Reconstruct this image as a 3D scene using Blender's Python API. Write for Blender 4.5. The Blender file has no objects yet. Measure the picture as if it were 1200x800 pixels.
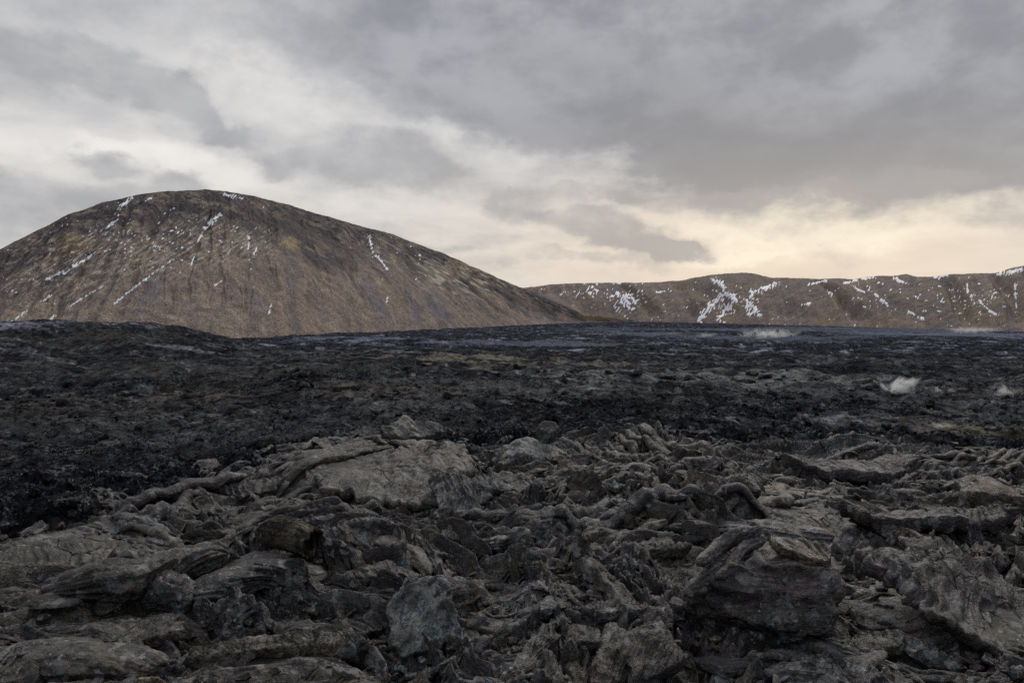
import bpy, math, time
import numpy as np
T0 = time.time()
F4 = np.float32
scene = bpy.context.scene
COL = scene.collection
rng = np.random.default_rng(7)

# ------------------------------------------------------------------ camera
EYE = 3.2
FPX = 26.0 / 36.0 * 1200.0            # focal length in photo pixels (1200 wide)
PITCH = math.atan(38.0 / FPX)
cam = bpy.data.cameras.new("camera"); cam.lens = 26.0; cam.sensor_width = 36.0
cam.clip_start = 0.1; cam.clip_end = 20000
camo = bpy.data.objects.new("camera", cam); COL.objects.link(camo)
camo.location = (0, 0, EYE); camo.rotation_euler = (math.pi / 2 - PITCH, 0, 0)
scene.camera = camo
cp, sp = math.cos(PITCH), math.sin(PITCH)

def ray(px, py):
    """unit-y direction of the sight line through a photo pixel"""
    a = (np.asarray(px, float) - 600) / FPX; b = (400 - np.asarray(py, float)) / FPX
    return a, cp + b * sp, -sp + b * cp
def project(x, y, z):
    zz = z - EYE
    d = y * cp - zz * sp; v = y * sp + zz * cp
    d = np.maximum(d, 1e-3)
    return 600 + FPX * x / d, 400 - FPX * v / d
def az_el(px, py):
    a, b, c = ray(px, py)
    return np.arctan2(a, b), c / np.hypot(a, b)

# ------------------------------------------------------------------ noise
_p = np.random.default_rng(11).permutation(256).astype(np.int32)
PERM = np.concatenate([_p, _p, _p])
_a = np.random.default_rng(12).random(256) * 2 * np.pi
GX, GY = np.cos(_a).astype(F4), np.sin(_a).astype(F4)
_g = np.random.default_rng(13).normal(size=(256, 3)); _g /= np.linalg.norm(_g, axis=1)[:, None]
G3 = _g.astype(F4)
RV = np.random.default_rng(14).random((256, 6)).astype(F4)
def p2(x, y, seed=0):
    x = np.asarray(x, F4) + F4(seed * 17.31); y = np.asarray(y, F4) + F4(seed * 7.77)
    x0 = np.floor(x); y0 = np.floor(y); fx = x - x0; fy = y - y0
    ix = x0.astype(np.int32) & 255; iy = y0.astype(np.int32) & 255
    ux = fx * fx * fx * (fx * (fx * 6 - 15) + 10); uy = fy * fy * fy * (fy * (fy * 6 - 15) + 10)
    ix1 = (ix + 1) & 255; iy1 = (iy + 1) & 255
    def g(i, j, dx, dy):
        h = PERM[PERM[i] + j]
        return GX[h] * dx + GY[h] * dy
    a = g(ix, iy, fx, fy); b = g(ix1, iy, fx - 1, fy); c = g(ix, iy1, fx, fy - 1); d = g(ix1, iy1, fx - 1, fy - 1)
    e = a + ux * (b - a); f = c + ux * (d - c)
    return (e + uy * (f - e)) * F4(1.5)
def p3(x, y, z, seed=0):
    x = np.asarray(x, F4) + F4(seed * 17.31); y = np.asarray(y, F4) + F4(seed * 7.77); z = np.asarray(z, F4) + F4(seed * 3.19)
    x0 = np.floor(x); y0 = np.floor(y); z0 = np.floor(z); fx = x - x0; fy = y - y0; fz = z - z0
    ix = x0.astype(np.int32) & 255; iy = y0.astype(np.int32) & 255; iz = z0.astype(np.int32) & 255
    s = lambda t: t * t * (3 - 2 * t)
    ux, uy, uz = s(fx), s(fy), s(fz); r = 0
    for dx in (0, 1):
        for dy in (0, 1):
            for dz in (0, 1):
                h = PERM[PERM[PERM[(ix + dx) & 255] + ((iy + dy) & 255)] + ((iz + dz) & 255)]
                gg = G3[h]
                w = (ux if dx else 1 - ux) * (uy if dy else 1 - uy) * (uz if dz else 1 - uz)
                r = r + w * (gg[..., 0] * (fx - dx) + gg[..., 1] * (fy - dy) + gg[..., 2] * (fz - dz))
    return r * F4(1.5)
def fbm(x, y, seed=0, oct=3, gain=.5):
    r = 0; a = 1.0; f = 1.0
    for o in range(oct):
        r = r + F4(a) * p2(x * F4(f), y * F4(f), seed + o * 3.3); a *= gain; f *= 2.03
    return r
def ridged(x, y, seed=0): return 1 - 2 * np.abs(p2(x, y, seed))
def vor(x, y, seed=0):
    """distance to nearest and second feature point, offset to the nearest, its hash"""
    x = x + F4(seed * 13.7); y = y + F4(seed * 5.1)
    x0 = np.floor(x); y0 = np.floor(y)
    f1 = np.full(x.shape, 9, F4); f2 = f1.copy(); hid = np.zeros(x.shape, np.int32); ox = f1.copy(); oy = f1.copy()
    for i in (-1, 0, 1):
        for j in (-1, 0, 1):
            cx = x0 + i; cy = y0 + j
            h = PERM[PERM[cx.astype(np.int32) & 255] + (cy.astype(np.int32) & 255)]
            dx = x - (cx + RV[h, 0]); dy = y - (cy + RV[h, 1]); d = dx * dx + dy * dy
            n = d < f1
            f2 = np.where(n, f1, np.minimum(f2, d)); f1 = np.where(n, d, f1)
            hid = np.where(n, h, hid); ox = np.where(n, dx, ox); oy = np.where(n, dy, oy)
    return np.sqrt(f1), np.sqrt(f2), ox, oy, hid
def sst(a, b, x):
    t = np.clip((x - a) / (b - a), 0, 1); return t * t * (3 - 2 * t)

# ------------------------------------------------------------------ mesh helpers
def link(name, mesh, loc=(0, 0, 0), parent=None, label=None, cat=None, group=None, kind=None):
    o = bpy.data.objects.new(name, mesh); COL.objects.link(o); o.location = loc
    if parent: o.parent = parent
    if label: o["label"] = label
    if cat: o["category"] = cat
    if group: o["group"] = group
    if kind: o["kind"] = kind
    elif parent is None and label is not None or name in ("crust_slab", "lava_fold", "lava_rock"): o["kind"] = "thing"
    return o
def build(name, V, Fq, mat, attrs=None, smooth=True):
    """V (n,3); Fq (m,4) or (m,3) faces; attrs {name: (n,) or (n,3)}"""
    V = np.ascontiguousarray(V, F4); Fq = np.ascontiguousarray(Fq, np.int32)
    k = Fq.shape[1]
    me = bpy.data.meshes.new(name)
    me.vertices.add(len(V)); me.vertices.foreach_set("co", V.ravel())
    me.loops.add(Fq.size); me.loops.foreach_set("vertex_index", Fq.ravel())
    me.polygons.add(len(Fq))
    me.polygons.foreach_set("loop_start", np.arange(0, Fq.size, k, dtype=np.int32))
    me.polygons.foreach_set("loop_total", np.full(len(Fq), k, np.int32))
    me.polygons.foreach_set("use_smooth", np.full(len(Fq), smooth, bool))
    for an, av in (attrs or {}).items():
        av = np.ascontiguousarray(av, F4)
        if av.ndim == 1:
            a = me.attributes.new(an, "FLOAT", "POINT"); a.data.foreach_set("value", av)
        else:
            a = me.attributes.new(an, "FLOAT_VECTOR", "POINT"); a.data.foreach_set("vector", av.ravel())
    me.materials.append(mat)
    me.update(calc_edges=True)
    return me
def grid_faces(n, m, wrap=False):
    i = np.arange(n - 1)[:, None]; jj = np.arange(m if wrap else m - 1)[None, :]; j1 = (jj + 1) % m
    return np.stack([i * m + jj, i * m + j1, (i + 1) * m + j1, (i + 1) * m + jj], -1).reshape(-1, 4)

# ------------------------------------------------------------------ materials
class NT:
    def __init__(s, tree): s.t = tree; tree.nodes.clear()
    def n(s, typ, **kw):
        nd = s.t.nodes.new(typ)
        for k, v in kw.items(): setattr(nd, k, v)
        return nd
    def put(s, sock, v):
        if hasattr(v, "is_output") or hasattr(v, "links"): s.t.links.new(v, sock)
        else: sock.default_value = v
    def math(s, op, a, b=0.0, c=0.0, clamp=False):
        nd = s.n("ShaderNodeMath", operation=op, use_clamp=clamp)
        for i, v in enumerate((a, b, c)): s.put(nd.inputs[i], v)
        return nd.outputs[0]
    def vmath(s, op, a, b=(0, 0, 0), scale=None):
        nd = s.n("ShaderNodeVectorMath", operation=op)
        s.put(nd.inputs[0], a)
        if scale is not None: s.put(nd.inputs["Scale"], scale)
        else: s.put(nd.inputs[1], b)
        return nd.outputs["Value"] if op in ("LENGTH", "DOT_PRODUCT") else nd.outputs[0]
    def noise(s, vec, scale, detail=3, rough=.55, dist=0.0):
        nd = s.n("ShaderNodeTexNoise"); s.put(nd.inputs["Vector"], vec)
        nd.inputs["Scale"].default_value = scale; nd.inputs["Detail"].default_value = detail
        nd.inputs["Roughness"].default_value = rough; nd.inputs["Distortion"].default_value = dist
        return nd.outputs["Fac"]
    def ramp(s, v, a, b, lo=0.0, hi=1.0):
        nd = s.n("ShaderNodeMapRange", interpolation_type="SMOOTHSTEP"); s.put(nd.inputs["Value"], v)
        nd.inputs["From Min"].default_value = a; nd.inputs["From Max"].default_value = b
        nd.inputs["To Min"].default_value = lo; nd.inputs["To Max"].default_value = hi
        return nd.outputs[0]
    def mix(s, f, a, b, typ="MIX"):
        nd = s.n("ShaderNodeMix", data_type="RGBA", blend_type=typ)
        s.put(nd.inputs["Factor"], f); s.put(nd.inputs["A"] if False else nd.inputs[6], a); s.put(nd.inputs[7], b)
        return nd.outputs[2]
    def attr(s, name, out="Vector"):
        nd = s.n("ShaderNodeAttribute", attribute_name=name); return nd.outputs[out]
def mat(name):
    m = bpy.data.materials.new(name); m.use_nodes = True; return m, NT(m.node_tree)

def lava_material():
    m, t = mat("lava_rock_surface")
    colr = t.attr("tint"); flow = t.attr("flow"); fine = t.attr("fine", "Fac"); gloss = t.ramp(fine, .72, 1.0)
    geo = t.n("ShaderNodeNewGeometry"); P = geo.outputs["Position"]
    # crust colour varies in broad stains, in streaks along the flow and in fine grit
    st = t.noise(t.vmath("MULTIPLY", flow, (2.0, 22.0, 22.0)), 1.0, 3, .6)
    gr = t.noise(P, 30.0, 4, .75)
    bl = t.noise(P, 1.7, 4, .6)
    c = t.vmath("SCALE", colr, scale=t.ramp(bl, .32, .68, .2, 1.08))
    c = t.vmath("SCALE", c, scale=t.ramp(st, .32, .68, .42, 1.75))
    c = t.vmath("SCALE", c, scale=t.ramp(gr, .36, .66, .42, 1.75))
    hn = t.n("ShaderNodeTexNoise"); t.put(hn.inputs["Vector"], P); hn.inputs["Scale"].default_value = 6.5; hn.inputs["Detail"].default_value = 4; hn.inputs["Roughness"].default_value = .7
    c = t.mix(.45, c, t.vmath("MULTIPLY", c, t.vmath("MULTIPLY", hn.outputs["Color"], (2.15, 2.05, 2.15))))
    # mineral bloom: pale bluish sublimate, olive and rusty tints with edges of their own
    b1 = t.noise(P, .8, 3, .6); b2 = t.noise(P, 7.0, 4, .7)
    bloom = t.math("MULTIPLY", t.ramp(b1, .50, .62), t.ramp(b2, .5, .62))
    c = t.mix(t.math("MULTIPLY", bloom, .7), c, (.14, .155, .16, 1))
    vc = t.n("ShaderNodeTexVoronoi"); t.put(vc.inputs["Vector"], t.vmath("ADD", P, t.vmath("SCALE", hn.outputs["Color"], scale=.12))); vc.inputs["Scale"].default_value = 11.0
    vs = t.n("ShaderNodeSeparateColor"); t.put(vs.inputs[0], vc.outputs["Color"])
    chip = t.math("MULTIPLY", t.ramp(vs.outputs[0], .80, .83), t.math("MULTIPLY", t.ramp(t.noise(P, 1.3, 3, .6), .36, .56), t.math("MULTIPLY_ADD", gloss, .75, .25)))
    c = t.mix(t.math("MULTIPLY", chip, .75), c, t.vmath("SCALE", (.34, .338, .325), scale=hn.outputs["Fac"]))
    chip2 = t.ramp(vs.outputs[1], .80, .84)
    c = t.mix(t.math("MULTIPLY", chip2, .5), c, (.012, .012, .014, 1))
    r1 = t.noise(t.vmath("ADD", P, (31, 7, 3)), 1.1, 4, .65)
    c = t.mix(t.math("MULTIPLY", t.ramp(r1, .56, .72, 0, .55), gloss), c, (.062, .052, .033, 1))
    r2 = t.noise(t.vmath("ADD", P, (3, 57, 3)), 2.3, 4, .7)
    c = t.mix(t.math("MULTIPLY", t.ramp(r2, .62, .74, 0, .5), gloss), c, (.075, .042, .032, 1))
    s1 = t.noise(t.vmath("ADD", P, (9, 9, 40)), 16.0, 2, .6)
    c = t.mix(t.math("MULTIPLY", t.math("MULTIPLY", t.ramp(s1, .625, .69), t.ramp(b1, .46, .58)), .8), c, (.26, .27, .27, 1))
    b = t.n("ShaderNodeBsdfPrincipled")
    t.put(b.inputs["Base Color"], c)
    t.put(b.inputs["Roughness"], t.math("ADD", t.ramp(gr, .2, .8, .42, .7), t.math("MULTIPLY_ADD", gloss, -.3, .3)))
    t.put(b.inputs["Specular IOR Level"], t.math("MULTIPLY", gloss, .45))
    # relief: striations along the flow, grit, small cracks
    st2 = t.noise(t.vmath("MULTIPLY", flow, (5.0, 60.0, 60.0)), 1.0, 2, .5, .3)
    g2 = t.noise(P, 70.0, 3, .7)
    g3 = t.noise(P, 14.0, 4, .65)
    vo = t.n("ShaderNodeTexVoronoi", feature="DISTANCE_TO_EDGE"); t.put(vo.inputs["Vector"], t.vmath("ADD", P, t.vmath("SCALE", (1, 1, 1), scale=t.math("MULTIPLY", g3, .3))))
    vo.inputs["Scale"].default_value = 3.3
    crack = t.ramp(vo.outputs["Distance"], 0, .035)
    h = t.math("MULTIPLY_ADD", st, .030, t.math("MULTIPLY", st2, .010))
    h = t.math("MULTIPLY_ADD", g2, .007, h); h = t.math("MULTIPLY_ADD", g3, .065, h); h = t.math("MULTIPLY_ADD", vs.outputs[2], .012, h)
    h = t.math("MULTIPLY_ADD", crack, .010, h)
    bp = t.n("ShaderNodeBump"); t.put(bp.inputs["Height"], t.math("MULTIPLY", h, fine)); bp.inputs["Distance"].default_value = 1.0; bp.inputs["Strength"].default_value = .9
    t.put(b.inputs["Normal"], bp.outputs[0])
    o = t.n("ShaderNodeOutputMaterial"); t.put(o.inputs["Surface"], b.outputs[0])
    return m
LAVA = lava_material()

def hill_material():
    m, t = mat("scree_slope"); colr = t.attr("tint")
    P = t.n("ShaderNodeNewGeometry").outputs["Position"]
    a = t.noise(P, .9, 3, .75); b_ = t.noise(P, .16, 4, .6)
    c = t.vmath("SCALE", colr, scale=t.ramp(a, .28, .72, .36, 1.5))
    c = t.vmath("SCALE", c, scale=t.ramp(b_, .3, .7, .75, 1.25))
    vo = t.n("ShaderNodeTexVoronoi"); t.put(vo.inputs["Vector"], P); vo.inputs["Scale"].default_value = .55
    c = t.mix(t.ramp(vo.outputs["Distance"], .26, .14, 0, .45), c, (.05, .045, .045, 1))
    b = t.n("ShaderNodeBsdfPrincipled"); t.put(b.inputs["Base Color"], c); b.inputs["Roughness"].default_value = .92
    b.inputs["Specular IOR Level"].default_value = .15
    bp = t.n("ShaderNodeBump"); t.put(bp.inputs["Height"], a); bp.inputs["Distance"].default_value = 1.2; bp.inputs["Strength"].default_value = .8
    t.put(b.inputs["Normal"], bp.outputs[0])
    o = t.n("ShaderNodeOutputMaterial"); t.put(o.inputs["Surface"], b.outputs[0]); return m
HILL = hill_material()
def snow_material():
    m, t = mat("old_snow")
    P = t.n("ShaderNodeNewGeometry").outputs["Position"]
    c = t.mix(t.noise(P, .5, 3), (.56, .58, .63, 1), (.84, .85, .88, 1))
    b = t.n("ShaderNodeBsdfPrincipled"); t.put(b.inputs["Base Color"], c); b.inputs["Roughness"].default_value = .7
    o = t.n("ShaderNodeOutputMaterial"); t.put(o.inputs["Surface"], b.outputs[0]); return m
SNOW = snow_material()

# ------------------------------------------------------------------ lava field macro relief
_bpx = np.array([-400, 0, 200, 300, 345, 450, 560, 700, 860, 960, 1080, 1200, 1500])
_by = np.array([640, 608, 578, 550, 534, 528, 529, 524, 522, 514, 502, 500, 498])
_bu = np.arctan((_bpx - 600) / FPX); _bd = EYE * FPX / (_by - 362.0)
def bound(az): return np.interp(az, _bu, _bd).astype(F4)
def macro(x, y, r, az):
    B = bound(az)
    z = np.interp(np.maximum(r - B, 0) + 16, [16, 18, 24, 45, 60, 110, 220, 400, 550, 700],
                  [0, -.25, -1.2, -2.2, -3.0, -5.0, -9.0, -14.0, -17.0, -17.0]).astype(F4)
    azm = np.arctan((np.array([-250, 60, 150, 210, 290, 360]) - 600) / FPX)
    lat = np.interp(az, azm, [5.2, 5.9, 5.6, 4.6, 1.6, 0])
    z = z + lat * np.exp(-((r - 150) / 42.0) ** 2)
    return z
PADS = []                                             # where broad unbroken sheets of crust lie: (x, y, half width, half depth, rise)
for _px, _py, _w, _d, _z in [(432, 552, 250, 3.6, .30), (80, 650, 260, 2.6, .12), (1125, 712, 240, 2.2, .05), (945, 606, 190, 2.6, .12), (1165, 590, 95, 1.6, .15)]:
    _a, _b, _c = ray(_px, _py); _k = -EYE / _c
    PADS.append((float(_a * _k), float(_b * _k), .5 * _w / FPX * float(_b * _k), _d * .5, _z))
def lava_height(x, y, r, az, sp):
    """height and surface descriptors; sp = local vertex spacing in metres"""
    fade = lambda lam: np.clip(lam / (2.6 * sp) - .6, 0, 1).astype(F4)
    B = bound(az)
    z = macro(x, y, r, az)
    e = r + 1.3 * p2(x / 1.7, y / 1.7, 3) + .5 * p2(x / .5, y / .5, 4)
    wf = 1 - sst(B - .6, B + 1.6, e)                  # folded crust in front, clinker beyond
    out = {}
    wx = x + .55 * p2(x / 1.3, y / 1.3, 21) + .14 * p2(x / .35, y / .35, 22)
    wy = y + .55 * p2(x / 1.3, y / 1.3, 23) + .14 * p2(x / .35, y / .35, 24)
    ang = 1.6 * p2(x / 3.6, y / 3.6, 31) + .1
    ca, sa = np.cos(ang), np.sin(ang)
    fu = wx * ca + wy * sa; fv = -wx * sa + wy * ca
    # crust plates
    c1, c2, ox, oy, hid = vor(fu / 1.9, fv / 1.05, 5)
    tilt = (RV[hid, 2] - .5) * .62 * oy * 1.05 + (RV[hid, 3] - .5) * .35 * ox * 1.9
    off = (RV[hid, 4] - .5) * .5
    smooth = sst(.45, .75, RV[hid, 5] + .25 * p2(x / 3, y / 3, 8))
    edge = sst(0, .14, c2 - c1)
    blend = sst(0, .42, c2 - c1); plate = (tilt + off) * blend - .20 * (1 - sst(0, .2, c2 - c1))
    d1, d2, qx, qy, hid2 = vor(fu / .62, fv / .30, 6)
    plate2 = ((RV[hid2, 2] - .5) * .5 * qy * .3 + (RV[hid2, 4] - .5) * .2) * sst(0, .4, d2 - d1) - .06 * (1 - sst(0, .2, d2 - d1))
    gu = fu + .18 * p2(fu / .9, fv / .5, 45) ; gv = fv + .13 * p2(fu / .8, fv / .45, 46) + .02 * p2(fu / .25, fv / .16, 47)
    def pil(u, v, sd_):
        q_ = np.minimum(2.3 * np.abs(p2(u, v, sd_)), 1); return q_ * (2 - q_)          # round folds with sharp creases between
    folds = .17 * pil(gu / 2.2, gv / .55, 41) * fade(.4) + .085 * pil(gu / 1.2, gv / .27, 42) * fade(.2) \
        + .034 * pil(gu / .55, gv / .115, 43) * fade(.1) + .012 * pil(gu / .3, gv / .05, 44) * fade(.045) - .10
    ang2 = (RV[hid, 3] * 6.28).astype(F4)
    ru = ox * 1.9 * np.cos(ang2) + oy * 1.05 * np.sin(ang2) + .12 * p2(x / .6, y / .6, 51)
    rv = -ox * 1.9 * np.sin(ang2) + oy * 1.05 * np.cos(ang2) + .10 * p2(x / .5, y / .5, 52)
    rope = .010 * ridged(ru / .06, rv / .9, 53) * fade(.06) + .02 * ridged(ru / .15, rv / 1.4, 54) * fade(.15)
    fg = .42 * p2(x / 4.2, y / 3.4, 61) + .2 * p2(x / 1.9, y / 1.6, 62) + plate \
        + (1 - .85 * smooth) * (plate2 + folds) + smooth * rope + .25 * smooth * folds
    for qx_, qy_, hw, hd, up in PADS:
        m_ = 1 - sst(.7, 1.15, np.hypot((x - qx_) / hw, (y - qy_) / hd)); fg = fg * (1 - .9 * m_) + up * m_; wf = np.maximum(wf, m_)
    # clinker rubble
    bil = lambda u, v, sd_: np.abs(p2(u, v, sd_)) * 2 - .6
    rub = .26 * ridged(x / 2.6, y / 2.1, 71) * fade(2.) + .17 * bil(wx / .9, wy / .8, 72) * fade(.9) \
        + .14 * bil(wx / .40, wy / .36, 73) * fade(.42) + .09 * bil(x / .19, y / .17, 74) * fade(.19) + .05 * ridged(x / .085, y / .085, 75) * fade(.085)
    # far undulation: pressure ridges
    far = sst(24, 60, r)
    u1 = .75 * ridged(x / 26 + .4 * p2(x / 40, y / 40, 86), y / 15, 81) * fade(15) + .5 * ridged(x / 10, y / 6, 82) * fade(6.) \
        + .32 * ridged(x / 4.3, y / 3.4, 83) * fade(3.4)
    big = 1.5 * p2(x / 95, y / 60, 84) * sst(60, 160, r) + 2.2 * p2(x / 260, y / 170, 85) * sst(150, 400, r)
    bk = rub + far * u1 * (1 + .8 * sst(120, 400, r)) + big * (1 - sst(560, 700, r))
    z = z + wf * fg + (1 - wf) * bk
    out.update(wf=wf, smooth=smooth * wf, fu=fu, fv=fv, ru=ru, rv=rv, hid=hid, hid2=hid2, edge=edge)
    return z.astype(F4), out

# polar sheet: fine where the near lava is, coarser far away and behind
rows = np.concatenate([[.05, .8, 1.6, 2.4, 3.2, 3.8],
    4.3 * np.exp(np.arange(0, 925) * .0018),
    4.3 * np.exp(925 * .0018) * np.exp(np.arange(1, 700) * .0060)])
rows = np.concatenate([rows, rows[-1] * np.exp(np.linspace(.02, 1.0, 14))]).astype(F4)
dense = np.linspace(-38.5, 38.5, 1350)
side = 38.5 + (np.linspace(0, 1, 60)[1:] ** 1.6) * (179.0 - 38.5)
azs = np.radians(np.concatenate([-side[::-1], dense, side])).astype(F4)
NR, NA = len(rows), len(azs)
RR, AA = np.meshgrid(rows, azs, indexing="ij")
GXX = RR * np.sin(AA); GYY = RR * np.cos(AA)
lat_sp = RR * np.radians(77 / 1350.0)
dr = np.gradient(rows)[:, None]
SPC = np.maximum(lat_sp, dr * .9).astype(F4)
ZZ = np.empty_like(RR); D = {}
blk = np.array_split(np.arange(NR), 12)
for b in blk:
    z, o = lava_height(GXX[b], GYY[b], RR[b], AA[b], SPC[b]); ZZ[b] = z
    for k, v in o.items():
        D.setdefault(k, []).append(v)
D = {k: np.concatenate(v, 0) for k, v in D.items()}
_k = int(np.searchsorted(rows, 70))
for _i in range(2): ZZ[1:_k] = .25 * ZZ[0:_k - 1] + .5 * ZZ[1:_k] + .25 * ZZ[2:_k + 1]
ZZ[:_k, 1:-1] = .2 * ZZ[:_k, :-2] + .6 * ZZ[:_k, 1:-1] + .2 * ZZ[:_k, 2:]
_nn = int(np.searchsorted(rows, 70)); _q = (GXX[:_nn], GYY[:_nn], ZZ[:_nn]); _f = np.clip(.05 / SPC[:_nn] - .4, 0, 1)
DX = .05 * p3(_q[0] * 2.6, _q[1] * 2.6, _q[2] * 3, 1) + _f * .02 * p3(_q[0] * 8, _q[1] * 8, _q[2] * 7, 2) + _f * .007 * p3(_q[0] * 19, _q[1] * 19, _q[2] * 13, 3)
DY = .06 * p3(_q[0] * 2.6, _q[1] * 2.6, _q[2] * 3, 4) + _f * .025 * p3(_q[0] * 8, _q[1] * 8, _q[2] * 7, 5) + _f * .008 * p3(_q[0] * 19, _q[1] * 19, _q[2] * 13, 6)
# never let a bump stand in the lens
ZZ[RR < 3.9] = np.minimum(ZZ[RR < 3.9], .4)
print("height", round(time.time() - T0, 1))
def ground(x, y):
    r = np.hypot(x, y); a = np.arctan2(x, y)
    i = np.clip(np.searchsorted(rows, r) - 1, 0, NR - 2); j = np.clip(np.searchsorted(azs, a) - 1, 0, NA - 2)
    fi = np.clip((r - rows[i]) / (rows[i + 1] - rows[i]), 0, 1); fj = np.clip((a - azs[j]) / (azs[j + 1] - azs[j]), 0, 1)
    return (ZZ[i, j] * (1 - fi) * (1 - fj) + ZZ[i + 1, j] * fi * (1 - fj) + ZZ[i, j + 1] * (1 - fi) * fj + ZZ[i + 1, j + 1] * fi * fj)
def ground_soft(x, y, s=.35):
    z = 0
    for dx in (-s, 0, s):
        for dy in (-s, 0, s): z = z + ground(x + dx, y + dy)
    return z / 9
def hit(px, py, rmax=900):
    """where the sight line through a photo pixel meets the lava"""
    a, b, c = ray(px, py); k = math.hypot(a, b); a, b, c = a / k, b / k, c / k
    rr = np.exp(np.linspace(math.log(4.4), math.log(rmax), 2500))
    d = EYE + c * rr - ground_soft(a * rr, b * rr)
    i = np.argmax(d < 0) if (d < 0).any() else len(rr) - 1
    return a * rr[i], b * rr[i], rr[i]

# colours of the field
def mixc(c, w, col): return c * (1 - w[..., None]) + np.asarray(col, F4) * w[..., None]
PX, PY = project(GXX, GYY, ZZ)
wf, sm = D["wf"], D["smooth"]
C = np.empty(RR.shape + (3,), F4); C[:] = (.0140, .0150, .0198)
n1 = fbm(GXX / 3.1, GYY / 3.1, 91, 3); n2 = fbm(GXX / 14, GYY / 11, 92, 4); n3 = p2(GXX / .5, GYY / .5, 93); n4 = fbm(GXX / 60, GYY / 40, 94, 4)
nf = fbm(GXX / 9, GYY / 5, 97, 6, .72); nf2 = fbm(GXX / 30, GYY / 12, 98, 6, .7)
C = mixc(C, sst(.05, .5, n1) * .6, (.027, .026, .026))
C = mixc(C, sst(.15, .6, n2) * (1 - wf) * sst(25, 45, RR) * .7, (.030, .028, .026))       # crust patches
C = mixc(C, sst(.22, .5, fbm(GXX / 8 + 3, GYY / 6, 95, 4)) * (1 - wf) * .7 * sst(26, 40, RR), (.042, .046, .048))   # pale bluish crust
C = mixc(C, sst(.35, .75, nf) * (1 - wf) * sst(22, 40, RR) * .8, (.075, .078, .078))
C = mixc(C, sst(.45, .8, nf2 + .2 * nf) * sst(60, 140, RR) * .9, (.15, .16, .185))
fk = p2(GXX / .75, GYY / 1.5, 99) + .5 * p2(GXX / .3, GYY / .7, 100) + .7 * nf
C = mixc(C, sst(.85, 1.15, fk) * (1 - wf) * sst(20, 34, RR) * .8, (.20, .205, .21))
fk = p2(GXX / 3.2, GYY / 8, 103) + .5 * p2(GXX / 1.3, GYY / 4, 104) + .7 * nf2
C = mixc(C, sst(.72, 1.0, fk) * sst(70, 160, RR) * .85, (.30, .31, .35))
C = mixc(C, sst(.2, .7, -nf) * (1 - wf) * .8, (.010, .0105, .012))
tone = RV[D["hid"], 0]; tone2 = RV[D["hid2"], 1]
fgc = np.empty_like(C); fgc[:] = (.021, .020, .020)  # black clinker, its colour darkened further to paint shade in gaps between pieces
fgc = mixc(fgc, .6 * sst(.5, .9, tone), (.060, .053, .045)); fgc = mixc(fgc, sst(.35, .1, tone), (.028, .028, .029))
fgc = mixc(fgc, .5 * sst(.6, .95, tone2), (.052, .047, .050)); fgc = mixc(fgc, .55 * sm, (.072, .063, .053))
fgc = mixc(fgc, .6 * sst(.2, .6, n3), (.020, .020, .021))
C = mixc(C, wf, (0, 0, 0)) + fgc * wf[..., None]
def patch(px, py, w, h, col, amt, soft=.35, f=1.0):
    """a stain on the ground around a point: elliptical, broken up by noise"""
    global C
    x0, y0, r0 = hit(px, py)
    az0 = math.atan2(x0, y0)
    ww = w / FPX * r0; hh = max(h / FPX * r0 * r0 / max(EYE - macro(np.array([x0]), np.array([y0]), np.array([r0]), np.array([az0]))[0], 2), ww * .12)
    d = np.hypot((GXX - x0) / ww, (GYY - y0) / hh) + .8 * fbm(GXX / (.7 * ww), GYY / (.7 * hh), px * .01, 6, .72) + .35 * nf
    C = mixc(C, (1 - sst(1 - soft, 1 + soft, d)) * amt, col)
for a in [(480, 512, 55, 10, (.16, .165, .155), .75), (500, 510, 25, 7, (.26, .22, .13), .7), (620, 527, 50, 7, (.17, .175, .165), .7), (740, 530, 60, 6, (.12, .125, .115), .6),
          (870, 447, 150, 10, (.15, .16, .15), .85), (830, 441, 90, 6, (.16, .165, .16), .7), (990, 455, 90, 9, (.08, .085, .09), .8),
          (1080, 508, 60, 8, (.13, .13, .13), .7), (1150, 506, 55, 10, (.16, .145, .09), .6), (1010, 525, 70, 8, (.11, .115, .13), .6),
          (760, 505, 60, 4, (.15, .155, .18), .75), (975, 490, 40, 4, (.2, .21, .22), .8), (1160, 480, 70, 10, (.10, .105, .11), .6),
          (200, 466, 70, 6, (.095, .087, .073), .8), (120, 395, 60, 3, (.08, .07, .055), .3), (160, 428, 120, 5, (.055, .052, .048), .4),
          (450, 455, 60, 7, (.075, .068, .06), .8), (420, 462, 40, 3, (.12, .115, .1), .6), (560, 418, 90, 4, (.18, .16, .125), .85), (650, 426, 90, 5, (.17, .155, .12), .8),
          (480, 475, 70, 8, (.085, .09, .09), .7), (640, 462, 40, 8, (.11, .115, .115), .6), (220, 502, 230, 18, (.058, .062, .064), .6), (60, 480, 200, 12, (.06, .058, .054), .6), (560, 458, 120, 8, (.085, .085, .08), .7), (300, 440, 160, 6, (.06, .058, .052), .6), (640, 402, 110, 4, (.16, .165, .18), .7),
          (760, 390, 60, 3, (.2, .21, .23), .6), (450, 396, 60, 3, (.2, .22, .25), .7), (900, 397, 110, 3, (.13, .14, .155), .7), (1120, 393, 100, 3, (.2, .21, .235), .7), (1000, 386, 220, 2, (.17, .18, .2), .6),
          (1060, 425, 130, 5, (.045, .048, .055), .6), (700, 430, 70, 5, (.07, .073, .075), .6), (100, 640, 90, 45, (.075, .066, .052), .6), (1130, 700, 120, 50, (.055, .049, .045), .5),
          (970, 600, 80, 25, (.068, .058, .05), .5)]:
    patch(*a)
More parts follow.
